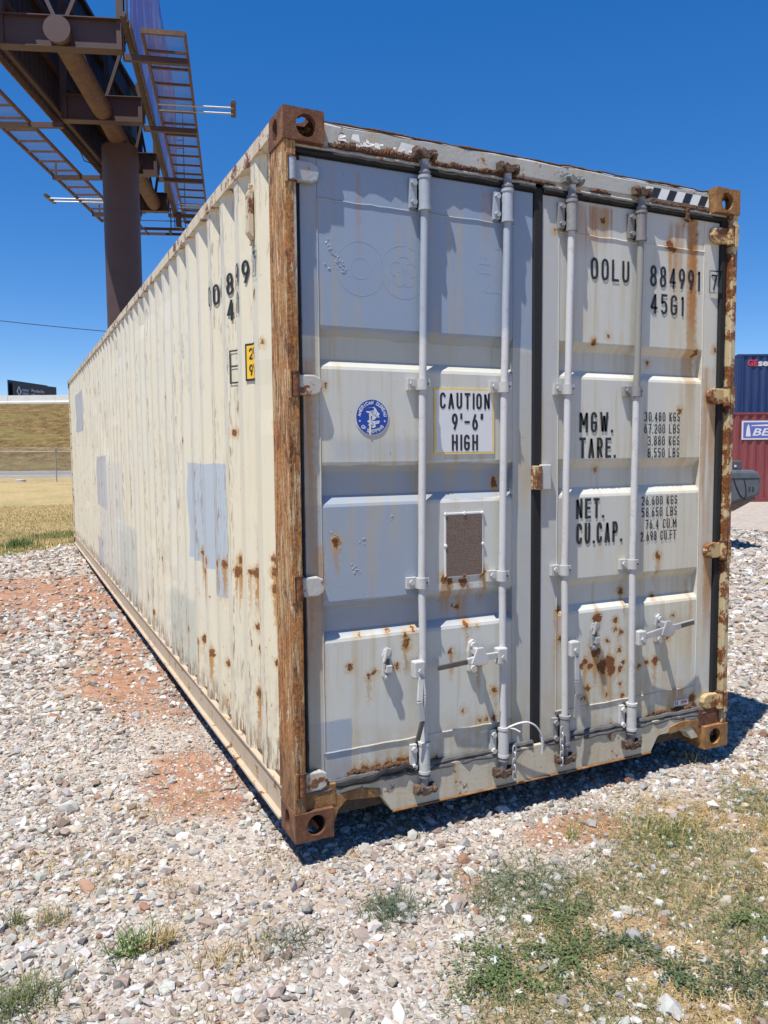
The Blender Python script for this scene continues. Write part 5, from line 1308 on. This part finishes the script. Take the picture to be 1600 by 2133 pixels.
# far-end platform with ladder
pf = MB()
for y in (7.05, 7.75): pf.bar((-1.5, y, ZB-.30), (1.9, y, ZB-.30), .06, .10)
for x in (-1.5, -.6, .3, 1.1, 1.9): pf.bar((x, 7.05, ZB-.30), (x, 7.75, ZB-.30), .05, .08)
for x in (-1.5, .3, 1.9): pf.bar((x, 7.75, ZB-.3), (x, 7.75, ZB+.7), .04, .04)
pf.bar((-1.5, 7.75, ZB+.68), (1.9, 7.75, ZB+.68), .04, .04).bar((-1.5, 7.75, ZB+.2), (1.9, 7.75, ZB+.2), .03, .03)
pf.bar((-.7, 5.85, ZB-.28), (-.7, 7.1, ZB-.28), .07, .1).bar((.8, 5.85, ZB-.28), (.8, 7.1, ZB-.28), .07, .1)
pf.build('end_platform', M_brown, bb)
ld = MB()
for x in (.55, .95): ld.bar((x, 7.0, ZB-.25), (x, 7.0, ZB+4.0), .03, .03)
for i in range(13): ld.bar((.55, 7.0, ZB+i*.3), (.95, 7.0, ZB+i*.3), .025, .025)
ld.build('ladder', M_brown, bb)
for x in (-.85, .85): MB().prism([(x-.10, ZB-.55), (x+.10, ZB-.55), (x+.10, ZB), (x-.10, ZB)], 5.82, 5.88, 'xz').build('hanger_leg', M_brown, bb)
# conduit on the left side
MB().tube(smooth_pts([(-1.1, -.5, ZB+.0), (-1.2, .4, ZB-.35), (-.8, .6, ZB-.3), (-.5, .3, ZB-.1)], 1), .015, 6).build('power_cable', M_gask, bb, smooth=True)
# ================================================================== background, laid out parallel to the highway
E_R = np.array([math.cos(YAW), -math.sin(YAW)]); E_D = np.array([math.sin(YAW), math.cos(YAW)])
def rd(r, d, z=0.0): q = CAM[:2]+E_R*r+E_D*d; return (float(q[0]), float(q[1]), z)
def pxr(px, d): return (px-800)/FPX*d
bg_rot = -YAW
ORG = rd(0, 0, -.1)
def bgmesh(mb, name, mat, parent=None, **kw):
    o = mb.build(name, mat, parent, **kw)
    if parent is None: o.location = ORG; o.rotation_euler = (0, 0, bg_rot)
    return o
# frontage road with a kerb
m = NT('asphalt', .9); o = m.oc(); m.color(m.mix(m.noise(o, 3, 5, .6), (.15, .145, .14), (.24, .235, .225))); M_asph = m.mat
M_conc = plain('concrete', (.50, .48, .44), .85, var=.22, scale=1.5, bump=.2)
road = bgmesh(MB().box(-160, 160, 62.5, 78.5, -.3, .035), 'road', M_asph); tag(road, 'grey frontage road below the embankment', kind='structure')
for d0 in (61.9, 78.5):
    k = bgmesh(MB().box(-160, 160, d0, d0+.6, -.3, .16), 'kerb', M_conc); tag(k, 'pale concrete kerb along the frontage road', kind='structure')
# embankment
m = NT('dry_embankment_grass', .95, 0, .2); o = m.oc(); v = m.V('MULTIPLY', o, (.55, 1.0, 1.6))
g1 = m.noise(v, .16, 4, .6); g2 = m.noise(v, 1.5, 6, .7); g3 = m.noise(v, 5.5, 4, .7)
f = m.M('ADD', m.M('MULTIPLY', g2, .55), m.M('MULTIPLY', g3, .45))
c = m.ramp(f, [(.36, (.04, .025, .009)), (.46, (.115, .075, .027)), (.56, (.195, .133, .053)), (.68, (.28, .205, .09))])
c = m.mix(m.M('MULTIPLY', m.step(g1, .48, .66), .4), c, (.19, .17, .06))
m.color(c); m.bump(f, .7, .35); M_emb = m.mat
def emb_profile():
    return [(79.1, -.4), (79.1, .02), (82, .5), (86, 2.2), (92, 5.0), (97, 7.3), (100.0, 8.25), (101, 8.3), (126, 8.3), (127, 8.2), (150, -.4)]
rs = np.linspace(-170, 170, 120); P = emb_profile(); vs = []
for r in rs:
    for d, z in P:
        j = (fbm(r*.15, d*.2, 7, 3)-.5)*(.5 if 80 < d < 100 else 0); vs.append((r, d, z+float(j)))
n = len(P); fs = [(i*n+k, (i+1)*n+k, (i+1)*n+k+1, i*n+k+1) for i in range(len(rs)-1) for k in range(n-1)]
e = bgmesh(MB().add(vs, fs), 'embankment', M_emb, smooth=True, recalc=True); tag(e, 'steep dry grass embankment below the highway', kind='structure')
hw = bgmesh(MB().box(-165, 165, 103.2, 124, 8.0, 8.36), 'highway', M_asph); tag(hw, 'elevated highway on top of the embankment', kind='structure')
# concrete barrier along the highway
br_ = thing('concrete_barrier', 'long pale concrete barrier along the top of the embankment', 'barrier', ORG, bg_rot)
M_conc2 = plain('pale_concrete', (.60, .585, .54), .85, var=.16, scale=.8, bump=.2)
for i in range(54):
    r0 = -163+i*6.05; zz = random.uniform(-.015, .015)
    MB().prism([(101.2, 8.1), (101.9, 8.1), (101.9, 8.55), (101.72, 8.7), (101.64, 9.44+zz), (101.46, 9.44+zz), (101.38, 8.7), (101.2, 8.55)], r0, r0+6.02, 'yz').build('barrier_segment', M_conc2, br_)
# car roof showing above the barrier
def car(name, label, loc, rz, col):
    t = thing(name, label, 'car', loc, rz)
    Mp = NT(name+'_paint', .25, .3); Mp.color(col); Mg = NT(name+'_glass', .08); Mg.color((.015, .02, .03))
    side = [(-2.2, .35), (2.2, .35), (2.25, .62), (1.95, .80), (1.05, .92), (.35, 1.36), (-.95, 1.42), (-1.75, 1.02), (-2.2, .92), (-2.28, .6)]
    MB().prism(side, -.82, .82, 'xz').build('body', Mp.mat, t, bevel=.06)
    for s in (-1, 1):
        MB().prism([(.92, .95), (.30, 1.29), (-.85, 1.34), (-1.45, 1.02)], s*.825-.005, s*.825+.005, 'xz').build('side_window', Mg.mat, t)
        MB().box(2.2, 2.262, s*.6-.14, s*.6+.14, .62, .74).build('headlight', M_cau, t)
        for x in (-1.35, 1.35): MB().tube([(x, s*.70, .33), (x, s*.86, .33)], .33, 20).build('wheel', M_gask, t, smooth=True)
    MB().prism([(1.03, .95), (.40, 1.345), (.385, 1.34), (1.01, .94)], -.7, .7, 'xz').build('windscreen', Mg.mat, t)
    return t
rr_ = pxr(19, 105)
car('car', 'dark blue car on the highway, its roof above the barrier', rd(rr_-2.27, 105.3, 8.26), bg_rot, (.015, .045, .12))
# chain-link fence
fd = 50.0
fence = thing('chain_link_fence', 'galvanised chain-link fence with angled post tops between lawn and road', 'fence', ORG, bg_rot)
M_fpost = plain('fence_steel', (.36, .36, .36), .5, .2, var=.2)
r_post = pxr(119, fd)
for k in range(-7, 6):
    r = r_post+3.75*k
    MB().tube([(r, fd, 0), (r, fd, 1.93), (r+.03, fd-.05, 2.02), (r+.14, fd-.2, 2.22)], .036, 10).build('fence_post', M_fpost, fence, smooth=True)
MB().tube([(r_post-28, fd, 1.97), (r_post+22, fd, 1.93)], .026, 8).build('top_rail', M_fpost, fence, smooth=True)
for i, (dz, dd) in enumerate(((2.06, -.07), (2.14, -.13), (2.21, -.19))): MB().tube([(r_post-28, fd+dd, dz), (r_post+22, fd+dd, dz)], .004, 5).build('barbed_wire', M_fpost, fence)
m = NT('chain_link', .5, .6); o = m.oc(); X, Y, Z = m.sep(o)
def bars(c, p, w): return m.M('LESS_THAN', m.M('FRACT', m.M('DIVIDE', c, p)), w)
k1 = m.M('MAXIMUM', bars(m.M('ADD', X, Z), .06, .10), bars(m.M('SUBTRACT', X, Z), .06, .10))
tr = m.n('ShaderNodeBsdfTransparent'); mx = m.n('ShaderNodeMixShader'); m.put(mx.inputs[0], k1)
m.t.links.new(tr.outputs[0], mx.inputs[1]); m.t.links.new(m.b.outputs[0], mx.inputs[2]); m.t.links.new(mx.outputs[0], m.t.nodes['Material Output'].inputs['Surface']); m.color((.34, .34, .34))
MB().add([(r_post-28, fd+.03, .03), (r_post+22, fd+.03, .03), (r_post+22, fd+.03, 1.93), (r_post-28, fd+.03, 1.97)], [(0, 1, 2, 3)]).build('wire_mesh', m.mat, fence, recalc=False)
# round concrete lid in the grass
q = rd(pxr(45, 51.5), 51.5, -.1)
mh = MB().tube([(0, 0, -.02), (0, 0, .14), (0, 0, .17)], [.30, .30, .27], 24).build('manhole_ring', M_conc, None, smooth=True); mh.location = q
tag(mh, 'round pale concrete manhole ring standing in the grass by the fence', 'manhole')
# distant black billboard
a = np.array(rd(pxr(38, 160), 160)[:2]); b = np.array(rd(pxr(126, 172.5), 172.5)[:2]); L = float(np.hypot(*(b-a))); ang = math.atan2(*(b-a)[::-1])
db = thing('billboard', 'small distant black billboard with white lettering beyond the highway', 'billboard', (float(a[0]), float(a[1]), -.1), ang)
M_night = plain('black_vinyl', (.012, .014, .022), .4, var=.2); M_wtxt = plain('white_print', (.62, .62, .64), .5, var=.05); M_blu = plain('blue_print', (.20, .26, .40), .5)
z0, z1 = 12.2, 16.55
fo = MB().box(0, L, 0, .25, z0, z1).build('sign_face', M_night, db)
MB().add([(-.3, 1.0, z0), (-.25, 1.25, z0), (L-.4, 2.2, z0), (L-.4, 1.95, z0), (-.3, 1.0, z1+.5), (-.25, 1.25, z1+.5), (L-.4, 2.2, z1+.4), (L-.4, 1.95, z1+.4)], [(0,1,2,3),(4,5,6,7),(0,1,5,4),(1,2,6,5),(2,3,7,6),(3,0,4,7)]).build('sign_face', M_night, db)
MB().tube([(L/2, .9, 0), (L/2, .9, z1-1)], .5, 20).build('column', M_brown, db, smooth=True)
MB().box(.5, L-.5, .25, 1.2, z0+.1, z0+.5).build('frame_beam', M_brown, db)
BF = lambda u, v: (u, -.02, v)
dia = [(.95, z0+2.6), (1.5, z0+3.55), (2.05, z0+2.6), (1.5, z0+1.65)]
mb = MB()
for qd in strip(dia, True, .28): mb.add([BF(*p) for p in qd], [(0, 1, 2, 3)])
mb.build('logo', M_wtxt, fo, recalc=False)
for zz in (2.75, 2.05): fit_text('PERSIST', BF, 2.4, 4.3, z0+zz, z0+zz+.5, 'lettering', M_wtxt, fo, .01) if False else MB().add([BF(2.4, z0+zz), BF(4.3, z0+zz), BF(4.3, z0+zz+.42), BF(2.4, z0+zz+.42)], [(0, 1, 2, 3)]).build('logo_bar', M_blu, fo, recalc=False)
fit_text('We asked the', BF, 5.0, 9.0, z0+2.75, z0+3.4, 'lettering', M_wtxt, fo, .008); fit_text('talking box to', BF, 5.0, 9.0, z0+1.75, z0+2.5, 'lettering', M_wtxt, fo, .008)
MB().add([BF(L-2.3, z0+1.2), BF(L-.8, z0+1.0), BF(L-.9, z0+2.6), BF(L-1.5, z0+2.4), BF(L-2.2, z0+2.7)], [(0, 1, 2, 3, 4)]).build('picture', M_blu, fo, recalc=False)
# overhead cable on two wooden poles
dW = 46.0
A = Vector(rd(pxr(-700, dW), dW, 0)); Bq = Vector(rd(pxr(560, dW), dW, 0))
def wz(px, py): return float(1.58+(949-py)/FPX*dW)
pts = []
r0, r1 = pxr(-700, dW), pxr(560, dW)
zA = wz(0, 670); zB = wz(220, 694)
for i in range(41):
    t = i/40; r = r0+(r1-r0)*t; px = 800+r/dW*FPX
    base = zA+(zB-zA)*(px/220.0); k = (px-0)*(px-220)
    pts.append(rd(r, dW, base+k*1.6e-6))
w = MB().tube(pts, .022, 6).build('overhead_cable', M_gask, None, smooth=True); tag(w, 'thin black overhead cable sagging behind the billboard column', 'cable')
M_wood = plain('pole_wood', (.14, .095, .065), .9, var=.3, scale=6, bump=.4)
for nm, P3 in (('left', pts[0]), ('right', pts[-1])):
    lb = 'wooden utility pole carrying the overhead cable beside the embankment road' if nm == 'left' else 'wooden utility pole standing behind the long container'
    t = thing('utility_pole', lb, 'pole', (P3[0], P3[1], -.15))
    MB().tube([(0, 0, 0), (0, 0, P3[2]+.35)], [.15, .11], 14).build('pole', M_wood, t, smooth=True)
    MB().box(-.9, .9, -.06, .06, P3[2]+.05, P3[2]+.17).build('crossarm', M_wood, t)
    MB().tube([(0, 0, P3[2]+.1), (0, 0, P3[2]+.18)], .05, 8).build('insulator', M_conc, t)

# ================================================================== containers and machine on the right
def small_container(name, label, loc, rz, L, H, col, dirt):
    t = thing(name, label, 'container', loc, rz, 'containers across the yard')
    mt = NT(name+'_paint_'+str(int(L*10)), .5); o = mt.oc(); X, Y, Z = mt.sep(o)
    run = mt.noise(mt.com(mt.M('MULTIPLY', X, 9.0), Y, mt.M('MULTIPLY', Z, .8)), 1.0, 5, .6); nn = mt.noise(o, 3, 5, .65)
    c = mt.mix(mt.M('MULTIPLY', mt.step(run, .45, .75), .55), col, dirt); c = mt.mix(mt.step(nn, .70, .76), c, (.11, .05, .03)); mt.color(c); mat = mt.mat
    W = 2.438
    for y, s in ((0, 1), (W, -1)):
        vs = []; xs = []; k = 0; x = .14
        while x < L-.14:
            for dx, dp in ((0, 0), (.072, 0), (.140, 1), (.210, 1)): 
                if x+dx < L-.12: xs.append((x+dx, dp))
            x += .278
        xs.append((L-.12, 0))
        for x, dp in xs: vs += [(x, y+s*(.008+.036*dp), .14), (x, y+s*(.008+.036*dp), H-.06)]
        MB().add(vs, [(2*i, 2*i+2, 2*i+3, 2*i+1) for i in range(len(xs)-1)]).build('side_wall', mat, t, recalc=False)
        MB().box(.1, L-.1, y-.002 if s > 0 else y-.06, y+.06 if s > 0 else y+.002, H-.07, H-.005).build('top_rail', mat, t)
        MB().box(.1, L-.1, y+.004 if s > 0 else y-.06, y+.06 if s > 0 else y-.004, .02, .15).build('bottom_rail', mat, t)
        for x0, x1 in ((0.003, .13), (L-.13, L-.003)): MB().box(x0, x1, y+.002 if s > 0 else y-.13, y+.13 if s > 0 else y-.002, .118, H-.118).build('corner_post', mat, t)
    MB().box(.05, L-.05, .05, W-.05, H-.03, H-.012).build('roof', mat, t); MB().box(.05, L-.05, .05, W-.05, .10, .14).build('floor', M_under, t)
    for x in (.03, L-.06): MB().box(x, x+.03, .13, W-.13, .1, H-.05).build('end_wall', mat, t)
    sk = {}
    for sx in (0, 1):
        for sy in (0, 1):
            for sz in (0, 1):
                MB().box((L-.18)*sx, (L-.18)*sx+.18, (W-.162)*sy, (W-.162)*sy+.162, (H-.118)*sz, (H-.118)*sz+.118).build('corner_casting', mat, t, bevel=.01)
    return t, mat
# placed from where the red one meets the ground
dR = 25.2; p0 = rd(pxr(1505, dR), dR, -.1)
red, mred = small_container('shipping_container', 'faded red shipping container with a blue and white name panel, across the yard', p0, bg_rot, 12.19, 2.87, (.20, .040, .042), (.25, .085, .08))
M_sblue = plain('panel_blue', (.10, .12, .38), .5, var=.12); 
RF = lambda u, v: (u, -.012, v)
px2u = lambda px, dd, base: pxr(px, dd)-pxr(base, dd)
u0 = px2u(1543, dR, 1505); zt, zb_ = 2.87-.27, 2.87-.87
MB().box(u0, u0+2.6, -.006, .006, zb_, zt).build('panel_border', M_wtxt, red); MB().box(u0+.05, u0+2.55, -.010, .004, zb_+.05, zt-.05).build('name_panel', M_sblue, red)
fit_text('BEACON', RF, u0+.34, u0+2.4, zb_+.12, zb_+.36, 'lettering', M_wtxt, red, .02, .25)
MB().add([RF(u0+.13, zb_+.10), RF(u0+.29, zb_+.10), RF(u0+.25, zb_+.40), RF(u0+.21, zb_+.50), RF(u0+.16, zb_+.40)], [(0, 1, 2, 3, 4)]).build('lighthouse_mark', M_wtxt, red, recalc=False)
MB().add([RF(u0+.30, zb_+.43), RF(u0+2.3, zb_+.40), RF(u0+2.3, zb_+.54), RF(u0+.30, zb_+.46)], [(0, 1, 2, 3)]).build('light_beam', M_wtxt, red, recalc=False)
dB = 29.2; p1 = rd(pxr(1532, dB), dB, -.1)
low, mlow = small_container('shipping_container', 'shipping container at the bottom of the stack behind the red one', p1, bg_rot, 6.06, 2.591, (.10, .16, .20), (.2, .2, .2))
p2 = (p1[0], p1[1], p1[2]+2.593)
blue, mblue = small_container('shipping_container', 'dark blue shipping container stacked on another behind the red one', p2, bg_rot, 6.058, 2.591, (.014, .040, .13), (.06, .08, .135))
SF = lambda u, v: (u, -.004, v)
u0 = px2u(1552, dB, 1532); M_gered = plain('ge_red', (.60, .04, .05), .5)
fit_text('GE', SF, u0, u0+.36, 2.591-.44, 2.591-.20, 'lettering', M_gered, blue, .035); fit_text('seaCo', SF, u0+.38, u0+1.5, 2.591-.445, 2.591-.19, 'lettering', M_wtxt, blue, .035)

# forklift behind the container; only its counterweight shows
dF = 12.9; pf_ = rd(pxr(1587, dF), dF+.55, -.1)
fk = thing('forklift', 'grey forklift with a rounded counterweight, parked behind the cream container', 'forklift', pf_, bg_rot)
M_fk = NT('forklift_grey', .38); o = M_fk.oc(); M_fk.color(M_fk.mix(M_fk.noise(o, 9, 5, .6), (.055, .065, .078), (.13, .145, .16))); M_fk = M_fk.mat
M_fkt = plain('forklift_hood', (.07, .075, .08), .5, var=.3); M_tan = plain('dusty_underside', (.22, .15, .10), .8, var=.3)
# x runs towards the tail (right end at 0), machine extends to -x
zc0 = .62
prof_c = [(-.62, .78), (-.40, .81), (-.06, .90), (-.005, .96), (0, 1.21), (-.03, 1.31), (-.12, 1.345), (-.62, 1.345)]
cwt = MB().prism(prof_c, -.55, .55, 'xz').build('counterweight', M_fk, fk, bevel=.05)
MB().prism([(-.62, .62), (-.42, .67), (-.05, .87), (-.08, .90), (-.40, .81), (-.62, .78)], -.5, .5, 'xz').build('counterweight_skirt', M_tan, fk, bevel=.01)
MB().box(-.60, .002, -.557, -.551, 1.205, 1.213).build('panel_seam', M_gask, cwt)
MB().tube(smooth_pts([(-.46, -.557, 1.20), (-.42, -.562, 1.08), (-.36, -.562, .92), (-.28, -.56, .86)], 1), .008, 6).tube(smooth_pts([(-.29, -.557, 1.20), (-.255, -.562, 1.08), (-.24, -.562, .92), (-.28, -.56, .86)], 1), .008, 6).build('hose', M_gask, cwt, smooth=True)
MB().box(-1.5, -.27, -.42, .42, 1.33, 1.50).build('engine_hood', M_fkt, fk, bevel=.02)
MB().tube([(-.38, -.43, 1.41), (-.38, -.418, 1.41)], .02, 8).build('hood_latch', M_wtxt, fk)
put_letters('lettering', letters('22', -.22, -.12, 1.0, 1.07, .15), lambda u, v, e=0: (u, -.5565-e, v), M_gask, cwt)
MB().box(-2.4, -.6, -.48, .48, .30, 1.10).build('chassis', M_fk, fk, bevel=.03)
MB().box(-1.5, -.95, -.25, .25, 1.50, 1.60).box(-1.5, -1.42, -.25, .25, 1.58, 2.0).build('seat', M_gask, fk, bevel=.03)
for s in (-1, 1):
    for x, r in ((-1.3, .30), (-2.2, .38)): 
        w_ = MB().tube([(x, s*.36, r), (x, s*.58, r)], r, 24).build('wheel', M_gask, fk, smooth=True); MB().tube([(x, s*.575, r), (x, s*.59, r)], r*.55, 16).build('rim', M_galv, w_, smooth=True)
    MB().bar((-1.5, s*.44, 1.3), (-1.55, s*.44, 2.2), .06, .06).bar((-2.35, s*.44, .95), (-2.15, s*.44, 2.2), .06, .06).build('guard_post', M_fk, fk)
    MB().box(-2.62, -2.5, s*.30-.05, s*.30+.05, .05, 2.3).build('mast_rail', M_fk, fk); MB().box(-3.75, -2.66, s*.28-.06, s*.28+.06, .05, .10).build('fork', M_galv, fk)
MB().box(-2.2, -1.5, -.46, .46, 2.2, 2.25).build('overhead_guard', M_fk, fk)
MB().box(-2.68, -2.62, -.5, .5, .25, .75).build('carriage', M_fk, fk)
MB().bar((-1.95, 0, .95), (-1.75, 0, 1.45), .05, .05).build('steering_column', M_fkt, fk)
